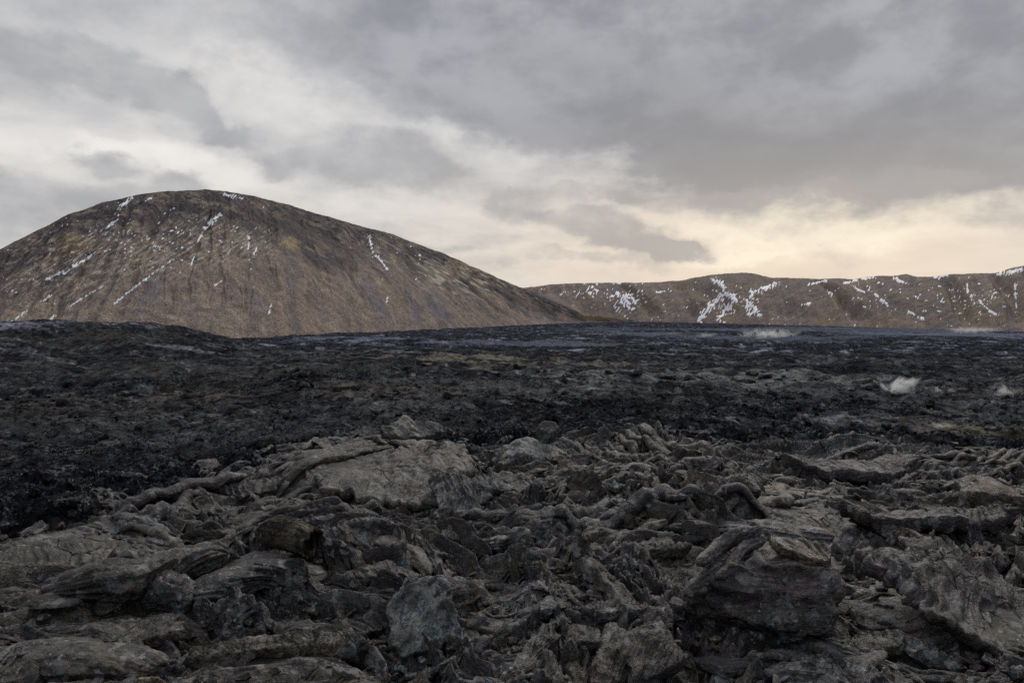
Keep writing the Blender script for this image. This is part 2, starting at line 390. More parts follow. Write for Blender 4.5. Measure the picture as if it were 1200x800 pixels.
C = C * (1 + (sst(60, 300, RR) * (1 - wf))[..., None] * np.array([-.08, 0, .16], F4))  # haze over the far lava put into its colour: bluer with distance
flow = np.empty(RR.shape + (3,), F4)
flow[..., 0] = np.where(sm > .5, D["ru"], D["fu"]); flow[..., 1] = np.where(sm > .5, D["rv"], D["fv"]); flow[..., 2] = ZZ
# crust wrinkles run across the local ru axis on plates: swap so that streaks follow them
sw = sm > .5; tmp = flow[..., 0].copy(); flow[..., 0] = np.where(sw, flow[..., 1], flow[..., 0]); flow[..., 1] = np.where(sw, tmp, flow[..., 1])
fine = np.clip(1.25 - RR / 60, .25, 1) * (.7 + .3 * wf)
V = np.stack([GXX, GYY, ZZ], -1); V[:_nn, :, 0] += DX * sst(2, 5, RR[:_nn]); V[:_nn, :, 1] += DY * sst(2, 5, RR[:_nn]); V = V.reshape(-1, 3)
FQ = grid_faces(NR, NA)[:, ::-1]
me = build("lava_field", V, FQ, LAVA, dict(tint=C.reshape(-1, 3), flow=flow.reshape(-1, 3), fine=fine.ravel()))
link("lava_field", me, label="black lava field of folded crust and clinker reaching to the hills", cat="lava field", kind="structure")
print("field", round(time.time() - T0, 1))
CTINT = C
def tint_at(x, y):
    r = np.hypot(x, y); a = np.arctan2(x, y)
    return CTINT[np.clip(np.searchsorted(rows, r) - 1, 0, NR - 1), np.clip(np.searchsorted(azs, a) - 1, 0, NA - 1)]

# ------------------------------------------------------------------ lava pieces
def toes(L, W, H, seed, ns=44, nt=30, curve=.25, stri=.10, blunt=4.0, lump=.16):
    """elongated folded lobes; arrays of sizes in, (N, ns*nt, 3) local vertices out"""
    L, W, H = (np.asarray(v, F4)[:, None, None] for v in (L, W, H)); N = len(L)
    s = (.5 - .5 * np.cos(np.pi * np.linspace(0, 1, ns, dtype=F4)))[None, :, None]
    th = (np.arange(nt, dtype=F4) / nt * 2 * np.pi)[None, None, :]
    sd = (np.arange(N, dtype=F4) * 3.71 + seed * 1.37)[:, None, None]
    q = np.abs(2 * s - 1)
    prof = np.maximum(1 - q ** blunt, 0) ** (1 / 2.2)
    asp = L / np.maximum(W, .01)
    prof = prof * (1 + .3 * p2(s * 2.2 + sd, sd * .7 + 0 * s, 1)) 
    tw = 1.1 * p2(s * 1.3 + sd, sd + 5 + 0 * s, 2)
    a = th + tw
    stv = ridged(np.cos(th) * 2.6 + sd, np.sin(th) * 2.6 + s * asp * .25 + sd, 3) * .6 + ridged(np.cos(th) * 5.5 + sd, np.sin(th) * 5.5 + s * asp * .4, 4) * .4
    lmp = p3(np.cos(th) * .9 + sd, np.sin(th) * .9 + 0 * s, s * asp * 1.3 + sd, 5)
    fin = p3(np.cos(th) * 3 + sd, np.sin(th) * 3 + 0 * s, s * asp * 5 + sd, 6)
    fi2 = p3(np.cos(th) * 6 + sd, np.sin(th) * 6 + 0 * s, s * asp * 11 + sd, 9)
    rr = prof * (1 + stri * stv + lump * lmp * 1.6 + .16 * fin + .07 * fi2)
    x = (s - .5) * L + 0 * th
    y = W * .5 * rr * np.cos(a); z = H * .5 * rr * np.sin(a)
    flow = np.stack([x + sd * 3, y + sd, z + 0 * x], -1)
    y = y + L * curve * .6 * p2(s * 1.6 + sd, sd + 9 + 0 * s, 7); z = z + L * curve * .25 * p2(s * 2.0 + sd, sd + 19 + 0 * s, 8)
    return np.stack([x + .03 * L * lmp, y, z], -1).reshape(N, -1, 3), flow.reshape(N, -1, 3), grid_faces(ns, nt, True)
NPH, NTOP, NRIM, NBOT = 84, 26, 4, 8
def slabs(L, W, T, seed, rope=.012, ropelam=.07, bend=.25, jag=.09, lowf=.06, corner=(4, 8), res=None, crack=0.0):
    NPH, NTOP, NRIM, NBOT = res or (84, 26, 4, 8)
    """broken crust plates: outline of a few straight breaks, thickness, curl and ropes on top"""
    L, W, T = (np.asarray(v, F4) for v in (L, W, T)); N = len(L)
    r_ = np.random.default_rng(1000 + int(seed))
    ph = np.arange(NPH, dtype=F4) / NPH * 2 * np.pi
    R = np.full((N, NPH), 1.0, F4)
    for n in range(N):
        k = r_.integers(*corner); a0 = r_.random() * 6.28
        for i in range(k):
            ak = a0 + (i + r_.uniform(-.3, .3)) * 6.283 / k; dk = r_.uniform(.5, .95)
            c = np.cos(ph - ak); R[n] = np.where(c > .2, np.minimum(R[n], dk / np.maximum(c, .2)), R[n])
    sd = (np.arange(N, dtype=F4) * 5.13 + seed * 2.11)[:, None]
    R = R * (1 + jag * p2(np.cos(ph)[None] * 2.5 + sd, np.sin(ph)[None] * 2.5 + sd, 1) + jag * .6 * p2(np.cos(ph)[None] * 8 + sd, np.sin(ph)[None] * 8 + sd, 2) + jag * .35 * p2(np.cos(ph)[None] * 20 + sd, np.sin(ph)[None] * 20 + sd, 2.5))
    rt = np.linspace(0.0, .97, NTOP, dtype=F4); rb = np.linspace(.95, 0.0, NBOT, dtype=F4)
    rho = np.concatenate([rt, [.995, 1.01, 1.0, .985], rb]).astype(F4)
    zt = np.concatenate([np.full(NTOP, .5), [.38, .12, -.2, -.42], np.full(NBOT, -.5)]).astype(F4)
    top = np.concatenate([np.ones(NTOP), [.8, .4, .2, 0], np.zeros(NBOT)]).astype(F4)[None, :, None]
    K = len(rho)
    rr = rho[None, :, None] * R[:, None, :]
    x = rr * np.cos(ph) * (L * .5)[:, None, None]; y = rr * np.sin(ph) * (W * .5)[:, None, None]
    s3 = sd[:, :, None]
    x0, y0 = x.copy(), y.copy()
    z = zt[None, :, None] * T[:, None, None] * (1 + .45 * p2(x * 2.2 + s3, y * 2.2 + s3, 3))
    ra = (r_.random(N).astype(F4) * 1.2 - .6)[:, None, None]
    u = x * np.cos(ra) + y * np.sin(ra); v = -x * np.sin(ra) + y * np.cos(ra)
    wu = u + .09 * p2(x * 2.5 + s3, y * 2.5 + s3, 4) + .25 * v * v / np.maximum(W, .1)[:, None, None]
    rp = np.asarray(rope, F4) * np.ones(N, F4); rl = np.asarray(ropelam, F4) * np.ones(N, F4)
    rp = rp[:, None, None]; rl = rl[:, None, None]
    z = z + top * rp * (np.sin(wu / rl * 6.283 + 2.2 * p2(x * 1.5 + s3, y * 6 + s3, 5)) * (.6 + .6 * p2(x * 3 + s3, y * 3 + s3, 6)) + .5 * ridged(wu / rl * 1.9, v / rl * .25, 7))
    S = np.sqrt(L * W)[:, None, None]
    z = z + lowf * S * p2(x / S * 1.8 + s3, y / S * 1.8 + s3, 8) + .02 * S * p2(x / S * 6 + s3, y / S * 6 + s3, 9)
    if crack:
        k1, k2, _, _, _ = vor((x + .12 * S * p2(x / S * 6, y / S * 6, 14)) / S / .21, (y + .12 * S * p2(x / S * 6, y / S * 6, 15)) / S / .15, 4)
        z = z - top * crack * (1 - sst(0, .07, k2 - k1)) * sst(-.1, .2, p2(x / S * 2.3 + s3, y / S * 2.3, 16)) + top * crack * .5 * p2(x / S * 9 + s3, wu / S * 22, 17) + top * crack * .35 * ridged(v / S * 3 + s3, wu / S * 40, 18)
    z = z + (1 - top) * .35 * T[:, None, None] * p2(x * 7 + s3, y * 7 + s3, 10)
    b1 = (r_.normal(size=N) * bend).astype(F4)[:, None, None]; b2 = (r_.normal(size=N) * bend * .7).astype(F4)[:, None, None]
    z = z + b1 * x * x / L[:, None, None] + b2 * y * y / W[:, None, None]
    x = x + .012 * S * p2(z / S * 9 + s3, y / S * 5, 11); y = y + .012 * S * p2(z / S * 9 + s3, x / S * 5, 12)
    fl = np.stack([v + s3, wu + s3, z], -1)
    return np.stack([x, y, z], -1).reshape(N, -1, 3), fl.reshape(N, -1, 3), grid_faces(K, NPH, True)
def ico(sub):
    import bmesh
    bm = bmesh.new(); bmesh.ops.create_icosphere(bm, subdivisions=sub, radius=1)
    v = np.array([p.co for p in bm.verts], F4); f = np.array([[q.index for q in p.verts] for p in bm.faces], np.int32); bm.free(); return v, f
ICO = {k: ico(k) for k in (2, 3, 4, 5)}
def rocks(S, seed, sub=3, asp=(.55, 1.0), rough=.07, planes=(9, 15)):
    """angular broken stones: a handful of break planes round a lump"""
    d, f = ICO[sub]; S = np.asarray(S, F4); N = len(S); r_ = np.random.default_rng(2000 + int(seed))
    out = np.empty((N, len(d), 3), F4)
    for n in range(N):
        k = r_.integers(*planes); nr = r_.normal(size=(k, 3)); nr /= np.linalg.norm(nr, axis=1)[:, None]; dk = r_.uniform(.62, 1.0, k)
        c = d @ nr.T; rad = np.where(c > .15, dk / np.maximum(c, .15), 9).min(1); rad = np.minimum(rad, 1.15)
        out[n] = d * rad[:, None] * np.array([1, r_.uniform(*asp), r_.uniform(asp[0] * .8, asp[1] * .85)])
    sd = (np.arange(N, dtype=F4) * 7.7 + seed)[:, None]
    q = p3(out[..., 0] * 1.8 + sd, out[..., 1] * 1.8, out[..., 2] * 1.8, 1) * 1.6 + p3(out[..., 0] * 5 + sd, out[..., 1] * 5, out[..., 2] * 5, 2) * .8
    if sub >= 4: q = q + .5 * p3(out[..., 0] * 13 + sd, out[..., 1] * 13, out[..., 2] * 13, 3)
    out = out * (1 + rough * q[..., None])
    V_ = out * (S * .5)[:, None, None]
    return V_, V_ + sd[..., None], f
def rotm(az, tx, ty):
    """rotation: tilt tx about x, ty about y, then azimuth about z (arrays)"""
    ca, sa = np.cos(az), np.sin(az); cx, sx = np.cos(tx), np.sin(tx); cy, sy = np.cos(ty), np.sin(ty)
    o = np.zeros_like(ca); l = np.ones_like(ca)
    Rz = np.stack([np.stack([ca, -sa, o], -1), np.stack([sa, ca, o], -1), np.stack([o, o, l], -1)], -2)
    Rx = np.stack([np.stack([l, o, o], -1), np.stack([o, cx, -sx], -1), np.stack([o, sx, cx], -1)], -2)
    Ry = np.stack([np.stack([cy, o, sy], -1), np.stack([o, l, o], -1), np.stack([-sy, o, cy], -1)], -2)
    return (Rz @ Rx @ Ry).astype(F4)
PAL = np.array([(.066, .054, .041), (.047, .040, .034), (.024, .0245, .027), (.054, .045, .049), (.074, .064, .045), (.058, .066, .072), (.032, .030, .031), (.094, .079, .060)], F4)
PAL = PAL * F4(.84)
PALN = ["brown", "dark brown", "black", "purple-grey", "olive-brown", "bluish grey", "charcoal", "tan"]

# ------------------------------------------------------------------ notable pieces, each at its own spot
HERO = []                                            # (short name, x, y) for describing the others
def place(px, py, sink=0.0):
    x, y, r = hit(px, py); return np.array([x, y, float(ground_soft(np.array([x]), np.array([y]), .2)[0]) - sink]), r
def finish(name, Vl, Fl, f, loc, col, label, cat, short=None, parent=None, cname=None, wr=.12, group=None, fine=1.0):
    n = len(Vl); c = np.tile(np.asarray(col, F4), (n, 1))
    q = p3(Vl[:, 0] * 4 + loc[0], Vl[:, 1] * 4 + loc[1], Vl[:, 2] * 4, 9)
    c = c * (1 + .35 * q[:, None])
    me = build(name, Vl, f, LAVA, dict(tint=c, flow=Fl, fine=np.full(n, fine)))
    o = link(name, me, loc if parent is None else (0, 0, 0), parent, label, cat, group)
    if short: HERO.append((short, loc[0], loc[1]))
    return o
def hero_slab(px, py, w, asp, T, col, label, short=None, az=0, tx=.2, ty=0, sink=.0, seed=1, rope=.012, lam=.07, bend=.2, jag=.09, lowf=.06, name="crust_slab", cat="lava slab", corner=(4, 8), up=0, crack=None):
    loc, r = place(px, py); L = w / FPX * r; W = L * asp
    V_, f_, fq = slabs([L], [W], [T * L], seed, rope * 1.0, lam, bend, jag, lowf, corner, res=(200, 80, 4, 10) if w > 130 else (130, 46, 4, 8), crack=.035 if w > 130 else .018)
    R = rotm(np.array([az]), np.array([tx]), np.array([ty]))[0]
    v = V_[0] @ R.T; v = v + np.array([0, 0, -np.percentile(v[:, 2], 12) - sink * L + up * L], F4)
    return finish(name, v, f_[0], fq, loc, col, label, cat, short)
def hero_toe(px, py, w, asp, hgt, col, label, short=None, az=0, tx=0, ty=0, sink=.3, seed=1, curve=.2, stri=.12, lump=.16, blunt=4, name="lava_fold", cat="lava fold"):
    loc, r = place(px, py); L = w / FPX * r
    V_, f_, fq = toes([L], [L * asp * 1.1], [L * hgt * .8], seed, 120, 72, curve * 1.3, stri * 1.5, blunt * .75, lump * 1.6)
    R = rotm(np.array([az]), np.array([tx]), np.array([ty]))[0]
    v = V_[0] @ R.T; v = v + np.array([0, 0, L * hgt * (.5 - sink)], F4)
    return finish(name, v, f_[0], fq, loc, col, label, cat, short)
def hero_rock(px, py, w, col, label, short=None, asp=(.6, .9), sink=.25, seed=1, az=0, tx=0, ty=0, rough=.06, scale=(1, 1, 1), name="lava_rock", cat="rock"):
    loc, r = place(px, py); L = w / FPX * r
    V_, f_, fq = rocks([L], seed, 5, asp, rough)
    R = rotm(np.array([az]), np.array([tx]), np.array([ty]))[0]
    v = (V_[0] * np.array(scale, F4)) @ R.T; v = v + np.array([0, 0, -v[:, 2].min() - sink * L], F4)
    return finish(name, v, f_[0], fq, loc, col, label, cat, short)

BR, DB, BK, PU, OL, BL, CH, TA = [tuple(c) for c in PAL]
# wide smooth sheets and domes
hero_slab(438, 556, 235, .95, .045, (.076, .066, .053), "broad smooth grey-tan lava sheet on the crest, largest pale sheet of the field", "the broad pale sheet", az=.15, tx=.13, seed=11, rope=.03, lam=.34, bend=-.10, jag=.17, lowf=.09, sink=.03)
hero_slab(80, 655, 230, .6, .05, (.066, .059, .046), "wide brown cracked lava sheet at the left edge below the clinker", "the wide cracked sheet", az=.12, tx=.16, seed=12, rope=.014, lam=.3, bend=-.12, jag=.14, lowf=.10, sink=.02)
hero_slab(1135, 715, 230, .75, .06, (.050, .045, .043), "wide rippled grey-brown sheet sloping down at the right edge", "the wide rippled sheet", az=-.5, tx=.25, ty=.1, seed=13, rope=.03, lam=.16, bend=-.25, jag=.16, lowf=.16, sink=.03)
hero_slab(950, 612, 170, .75, .06, (.062, .054, .047), "broad speckled brown sheet sloping in the middle right of the crust", "the broad speckled brown sheet", az=.1, tx=.22, seed=14, rope=.016, lam=.14, bend=-.15, jag=.15, lowf=.12, sink=.04)
hero_slab(1040, 604, 150, .38, .07, (.055, .051, .049), "corrugated dark sheet with upright wrinkles beside the speckled brown sheet", "the corrugated dark sheet", az=-.08, tx=.45, seed=15, rope=.03, lam=.16, bend=-.2, jag=.1, lowf=.05, sink=.02)
hero_slab(1165, 595, 88, .8, .3, (.105, .082, .060), "rounded tan lava dome with rusty cracks near the right edge", "the rounded tan dome", az=.2, tx=.12, seed=16, rope=.006, lam=.2, bend=-.8, jag=.08, lowf=.05, corner=(7, 10), sink=.05)
hero_slab(1000, 560, 170, .4, .07, (.062, .054, .058), "long purple-grey ledge over a dark gap on the right crest", "the long purple-grey ledge", az=-.05, tx=.1, seed=17, rope=.01, lam=.3, bend=-.25, jag=.12, lowf=.06, up=.06)
hero_slab(1090, 622, 200, .3, .07, (.034, .032, .031), "long black-fronted ledge stretching below the tan dome", "the long black-fronted ledge", az=-.02, tx=-.03, seed=18, rope=.01, lam=.3, bend=-.15, jag=.14, lowf=.08, up=.07)
# tilted and draped plates
hero_slab(535, 592, 92, .78, .07, (.060, .058, .057), "grey finely corrugated plate tilted up and draped at its right end", "the draped corrugated plate", az=-.25, tx=.55, ty=.12, seed=21, rope=.014, lam=.075, bend=-.35, jag=.09, lowf=.04, corner=(4, 5), up=.03)
hero_slab(600, 578, 110, .4, .08, (.058, .052, .046), "long striped brown fold plate right of the draped corrugated plate", "the long striped fold plate", az=-.22, tx=.3, seed=22, rope=.02, lam=.14, bend=-.35, jag=.1, lowf=.05)
hero_slab(435, 625, 75, 1.1, .07, (.072, .066, .060), "tilted grey-brown slab with a pale stain across its middle", "the pale-stained tilted slab", az=.5, tx=.5, seed=23, rope=.010, lam=.12, bend=-.1, jag=.08, lowf=.04)
hero_slab(525, 632, 60, .55, .14, (.135, .13, .118), "small pale crusted slab with a jagged rim in the centre of the crust", "the small pale crusted slab", az=.1, tx=.15, seed=24, rope=.012, lam=.1, bend=.3, jag=.16, lowf=.08, up=.04)
hero_slab(300, 575, 115, .35, .1, (.054, .047, .045), "dark arched fold plate on the left slope of the pale sheet", "the dark arched plate", az=.25, tx=.3, ty=-.12, seed=25, rope=.022, lam=.13, bend=-.45, jag=.12, lowf=.08)
hero_slab(240, 552, 52, .7, .12, (.085, .078, .074), "light grey tilted plate standing among black clinker on the left", "the light grey tilted plate", az=-.2, tx=.45, seed=26, rope=.01, lam=.09, bend=-.2, jag=.1, up=.05)
hero_slab(500, 752, 92, 1.25, .12, (.070, .078, .078), "pointed bluish-grey slab leaning upright at the bottom centre", "the pointed bluish slab", az=.12, tx=.8, seed=27, rope=.016, lam=.2, bend=-.1, jag=.09, lowf=.05, corner=(3, 4), up=.09, crack=.04)
hero_slab(760, 785, 84, .85, .22, (.064, .054, .050), "square-edged brown block with a flat face at the bottom edge", "the square-edged brown block", az=.2, tx=.5, ty=-.1, seed=28, rope=.008, lam=.14, bend=-.05, jag=.05, lowf=.04, corner=(4, 5))
hero_slab(682, 752, 60, .7, .3, (.074, .070, .064), "small light grey block left of the square-edged brown block", "the small light grey block", az=-.1, tx=.3, seed=29, rope=.005, lam=.2, bend=0, jag=.06, corner=(4, 6))
hero_slab(715, 725, 110, .3, .1, (.058, .052, .044), "long flat brown ledge behind the square-edged brown block", "the long flat brown ledge", az=.06, tx=.15, seed=30, rope=.012, lam=.1, bend=-.2, jag=.13, up=.06)
hero_slab(310, 772, 270, .2, .05, (.062, .054, .040), "very long thin olive-brown ledge over a black gap at the bottom left", "the very long thin ledge", az=.17, tx=.12, seed=31, rope=.012, lam=.09, bend=-.12, jag=.12, lowf=.05, up=.07)
hero_slab(165, 748, 125, .42, .1, (.054, .048, .040), "flat brown ledge with a ragged front lip at the lower left", "the flat ragged-lipped ledge", az=-.05, tx=.1, seed=32, rope=.010, lam=.12, bend=-.15, jag=.15, lowf=.07, up=.07)
hero_slab(960, 797, 150, .5, .08, (.040, .040, .043), "smooth dark slate plate lying at the bottom right edge", "the smooth dark plate", az=0, tx=.15, seed=33, rope=.006, lam=.2, bend=-.1, jag=.09)
hero_slab(1010, 765, 95, .4, .1, (.060, .055, .042), "stepped olive-brown plate right of the great folded block", "the stepped olive plate", az=-.05, tx=.12, seed=34, rope=.014, lam=.08, bend=-.1, jag=.13, up=.06)
hero_slab(1075, 770, 110, .3, .12, (.040, .043, .041), "greenish dark plate standing on edge at the lower right", "the greenish plate on edge", az=-.9, tx=.6, seed=35, rope=.012, lam=.1, bend=-.2, jag=.13, up=.03)
hero_slab(450, 690, 115, .38, .1, (.056, .050, .047), "dark brown shelf over a deep black hollow left of centre", "the dark shelf", az=.08, tx=.08, seed=36, rope=.014, lam=.1, bend=-.25, jag=.13, up=.10)
hero_slab(430, 730, 90, .5, .1, (.056, .052, .043), "olive-grey slab below the dark shelf over the hollow", "the olive-grey slab", az=.25, tx=.25, seed=37, rope=.016, lam=.08, bend=-.25, jag=.13, up=.03)
hero_slab(670, 545, 46, .5, .2, (.060, .034, .032), "small reddish triangular plate below the boulder on the crest", "the small reddish plate", az=0, tx=.5, seed=38, rope=.003, lam=.2, bend=0, jag=.06, corner=(3, 4))
hero_slab(630, 534, 95, .7, .12, (.135, .14, .13), "pale mineral-crusted rim on the crest left of the boulder", "the pale mineral-crusted rim", az=.1, tx=.1, seed=39, rope=.02, lam=.25, bend=.15, jag=.16, lowf=.14)
hero_slab(790, 690, 120, .3, .08, (.044, .040, .036), "dark striated plate slanting in the middle of the crust", "the dark striated plate", az=-.7, tx=.4, seed=40, rope=.016, lam=.07, bend=-.3, jag=.13, up=.03)
hero_slab(760, 655, 110, .3, .1, (.058, .050, .042), "long layered brown ledge in the middle of the crust", "the long layered ledge", az=.05, tx=.12, seed=41, rope=.014, lam=.09, bend=-.2, jag=.12, up=.06)
# folds and tubes
hero_toe(95, 785, 180, .30, .22, (.064, .057, .046), "thick smooth cracked lava toe at the bottom left corner", "the thick cracked toe", az=-.03, seed=51, curve=.12, stri=.05, lump=.10, sink=.3)
hero_toe(95, 742, 95, .30, .2, (.046, .042, .037), "short rounded dark toe above the thick cracked toe", "the short rounded toe", az=-.12, seed=52, curve=.1, stri=.07)
hero_toe(165, 690, 190, .2, .24, (.050, .045, .040), "long knotted ridge of twisted lava climbing on the left", "the long knotted ridge", az=.75, seed=53, curve=.28, stri=.22, lump=.3, sink=.25)
hero_toe(200, 710, 60, .55, 1.0, (.040, .037, .036), "stubby dark pillar of lava in front of the knotted ridge", "the stubby pillar", az=.2, seed=54, curve=.1, stri=.15, sink=.5)
hero_toe(880, 640, 180, .18, .15, (.048, .042, .043), "long smooth purple-grey rope of lava above the great folded block", "the long smooth lava rope", az=.02, seed=55, curve=.18, stri=.07, sink=.2)
hero_toe(842, 600, 75, .16, .14, (.070, .064, .052), "pale straight spar of lava pointing up to the right", "the straight spar", az=.6, ty=-.35, seed=56, curve=.05, stri=.16, sink=-.2)
hero_toe(862, 588, 55, .3, .5, (.055, .049, .043), "curled hook of lava left of the speckled brown sheet", "the curled hook", az=-.5, seed=57, curve=.5, stri=.12, sink=.15)
hero_toe(437, 594, 50, .34, .28, (.074, .065, .053), "short tan toe below the broad pale sheet", "the short tan toe", az=.3, seed=58, curve=.1, stri=.05, sink=.1)
hero_toe(478, 592, 42, .38, .32, (.064, .056, .046), "second short brown toe crossing the slope below the pale sheet", "the second brown toe", az=-.7, seed=59, curve=.1, stri=.05, sink=.1)
hero_toe(590, 640, 80, .3, .25, (.050, .046, .040), "knobbly dark fold right of the small pale crusted slab", "the knobbly fold", az=.4, seed=60, curve=.3, stri=.2, lump=.3)
hero_toe(535, 690, 85, .26, .24, (.056, .052, .049), "grey twisted fold behind the pointed bluish slab", "the grey twisted fold", az=.35, seed=61, curve=.3, stri=.2, lump=.25)
hero_toe(640, 720, 80, .3, .25, (.050, .053, .056), "bluish grey fold right of the pointed bluish slab", "the bluish fold", az=.5, seed=62, curve=.2, stri=.16, lump=.2)
hero_toe(710, 780, 120, .22, .3, (.038, .034, .030), "upright dark fibrous fold between the two lower blocks", "the fibrous fold", az=1.3, tx=0, ty=-.3, seed=63, curve=.2, stri=.25, lump=.2)
hero_toe(620, 790, 110, .22, .25, (.042, .038, .032), "dark curving fold at the bottom edge right of the bluish slab", "the dark curving fold", az=1.0, ty=-.25, seed=64, curve=.3, stri=.25, lump=.2)
hero_toe(300, 690, 150, .4, .2, (.040, .036, .034), "broad dark flank of crust below the hollow lava tube", "the broad dark flank", az=.45, seed=65, curve=.15, stri=.16, lump=.25)
# boulder, block
hero_slab(487, 522, 92, .6, .10, (.135, .135, .118), "low pale crust mound stained yellowish, just behind the broad pale sheet", "the pale crust mound", az=.1, tx=.30, seed=42, rope=.04, lam=.3, bend=-.3, jag=.16, lowf=.16, up=.12, crack=.05)
hero_rock(643, 528, 26, (.062, .058, .055), "small rounded grey boulder standing alone on the crest", "the lone boulder", asp=(.8, .95), sink=-.25, seed=4, rough=.04, scale=(1, 1, 1.5), name="boulder", cat="boulder")
hero_rock(128, 712, 26, (.074, .068, .060), "squarish brown stone on the rubble at the lower left", "the squarish stone", asp=(.85, 1), sink=.15, seed=5, rough=.03)

def folded_block():
    loc, r = place(890, 742); L = 150 / FPX * r
    root = bpy.data.objects.new("folded_block", None); COL.objects.link(root); root.location = loc
    root["label"] = "great folded lava block with a twisted rope over its top, lower right"; root["category"] = "lava block"
    V_, f_, fq = rocks([L], 77, 5, (.8, .9), .13, (7, 9))
    v = V_[0] * np.array([1.08, .9, .95], F4); v = v + np.array([.05 * L, .1 * L, .25 * L], F4)
    v[:, 2] += .05 * L * ridged(v[:, 0] / L * 2 + .5 * p2(v[:, 0] * 3, v[:, 2] * 3, 1), v[:, 2] / L * 7, 3) + .02 * L * ridged(v[:, 0] / L * 3, v[:, 2] / L * 16, 4)
    v[:, 1] -= .05 * L * ridged(v[:, 0] / L * 1.5 + .4 * p2(v[:, 0] * 3, v[:, 2] * 3, 5), v[:, 2] / L * 6, 6)
    fl = np.stack([v[:, 0], v[:, 1] + v[:, 2] * .8, v[:, 2]], -1)
    finish("block_body", v, fl, fq, loc, (.066, .058, .054), None, None, parent=root)
    for k, (a, o, w, lift) in enumerate([(.42, (-.22, .12, .60), .13, 0), (.55, (-.13, .03, .55), .10, 0), (.32, (-.35, .02, .42), .14, 0)]):
        V_, f_, fq = toes([L * .62], [L * w], [L * w * .9], 80 + k, 80, 44, .22, .16, 4, .2)
        R = rotm(np.array([a]), np.array([0.]), np.array([-.35]))[0]
        v = V_[0] @ R.T + np.array(o, F4) * L
        finish("rope_fold", v, f_[0], fq, loc, (.076, .071, .069), None, None, parent=root)
    V_, f_, fq = slabs([L * .62], [L * .4], [L * .07], 85, .014, .07, -.3)
    R = rotm(np.array([-.1]), np.array([.25]), np.array([.08]))[0]
    v = V_[0] @ R.T + np.array([.3, -.02, .62], F4) * L
    finish("top_crust", v, f_[0], fq, loc, (.088, .070, .052), "tan layered crust", None, parent=root)
    HERO.append(("the great folded block", loc[0], loc[1]))
folded_block()

def hollow_tube():
    loc, r = place(333, 650); L = 82 / FPX * r
    ns, nt = 60, 56
    s = np.linspace(0, 1, ns)[:, None]; th = (np.arange(nt) / nt * 2 * np.pi)[None, :]
    rad = L * .21 * np.minimum(1, (s * 3.4) ** .55) * (1 + .10 * np.sin(s * 3.0)) * (1 + .03 * p2(np.cos(th) * 3 + 0 * s, np.sin(th) * 3 + s * 4, 3))
    end = 1 + .07 * p2(np.cos(th) * 2, np.sin(th) * 2, 4) + .03 * p2(np.cos(th) * 6, np.sin(th) * 6, 5)
    xs = (s * end - .5) * L
    def shell(rr, x): return np.stack([x, rr * np.cos(th) * 1.05 + 0 * x, rr * np.sin(th) * .95 + .10 * L * np.sin(s * 2.6)], -1)
    P = np.concatenate([shell(rad, xs), shell(rad * .80, xs)[::-1][:ns - 12]], 0)
    v = P.reshape(-1, 3).astype(F4)
    R = rotm(np.array([-.42]), np.array([0.]), np.array([.10]))[0]
    v = v @ R.T + np.array([0, 0, L * .26], F4)
    fl = np.stack([np.broadcast_to(P[..., 0], P.shape[:2]), P[..., 1], P[..., 2]], -1).reshape(-1, 3)
    finish("lava_tube", v, fl, grid_faces(P.shape[0], nt, True), loc, (.058, .052, .041), "smooth olive-brown hollow lava tube with a broken open end", "lava tube", "the hollow lava tube", fine=.3)
hollow_tube()
print("heroes", round(time.time() - T0, 1))

# ------------------------------------------------------------------ the jumble of loose plates, folds and stones
def scatter(n, seed, rmin=4.6, ramax=24, azm=40, power=1.0):
    r_ = np.random.default_rng(seed); out = []
    while sum(len(o) for o in out) < n:
        u = r_.random(n * 3); r = rmin * (ramax / rmin) ** (u ** power); a = np.radians(r_.uniform(-azm, azm, n * 3))
        ok = r < bound(a) + r_.normal(0, .5, n * 3) - .2 + r_.exponential(2.6, n * 3) * (r_.random(n * 3) < .4)
        out.append(np.stack([r * np.sin(a), r * np.cos(a)], -1)[ok])
    return np.concatenate(out)[:n]
def slope(x, y, s=.3):
    return (ground(x + s, y) - ground(x - s, y)) / (2 * s), (ground(x, y + s) - ground(x, y - s)) / (2 * s)
def thin(P, size, keepers):
    """leave the notable pieces their room"""
    ok = np.ones(len(P), bool)
    for hx, hy, hr in keepers: ok &= np.hypot(P[:, 0] - hx, P[:, 1] - hy) > hr * .8
    return ok
KEEP = []
for o in list(COL.objects):
    if o.get("label") and o.get("kind") in (None, "thing") and (o.type == "MESH" or o.type == "EMPTY"):
        m = o if o.type == "MESH" else o.children[0] if o.children else None
        if m is None: continue
        bb = np.array([c[:] for c in m.bound_box]); s_ = (bb.max(0) - bb.min(0))[:2]
        KEEP.append((o.location.x, o.location.y, .55 * float(np.sqrt(s_[0] * s_[1]))))
def angle_at(x, y): return 1.6 * p2(x / 3.6, y / 3.6, 31) + .1

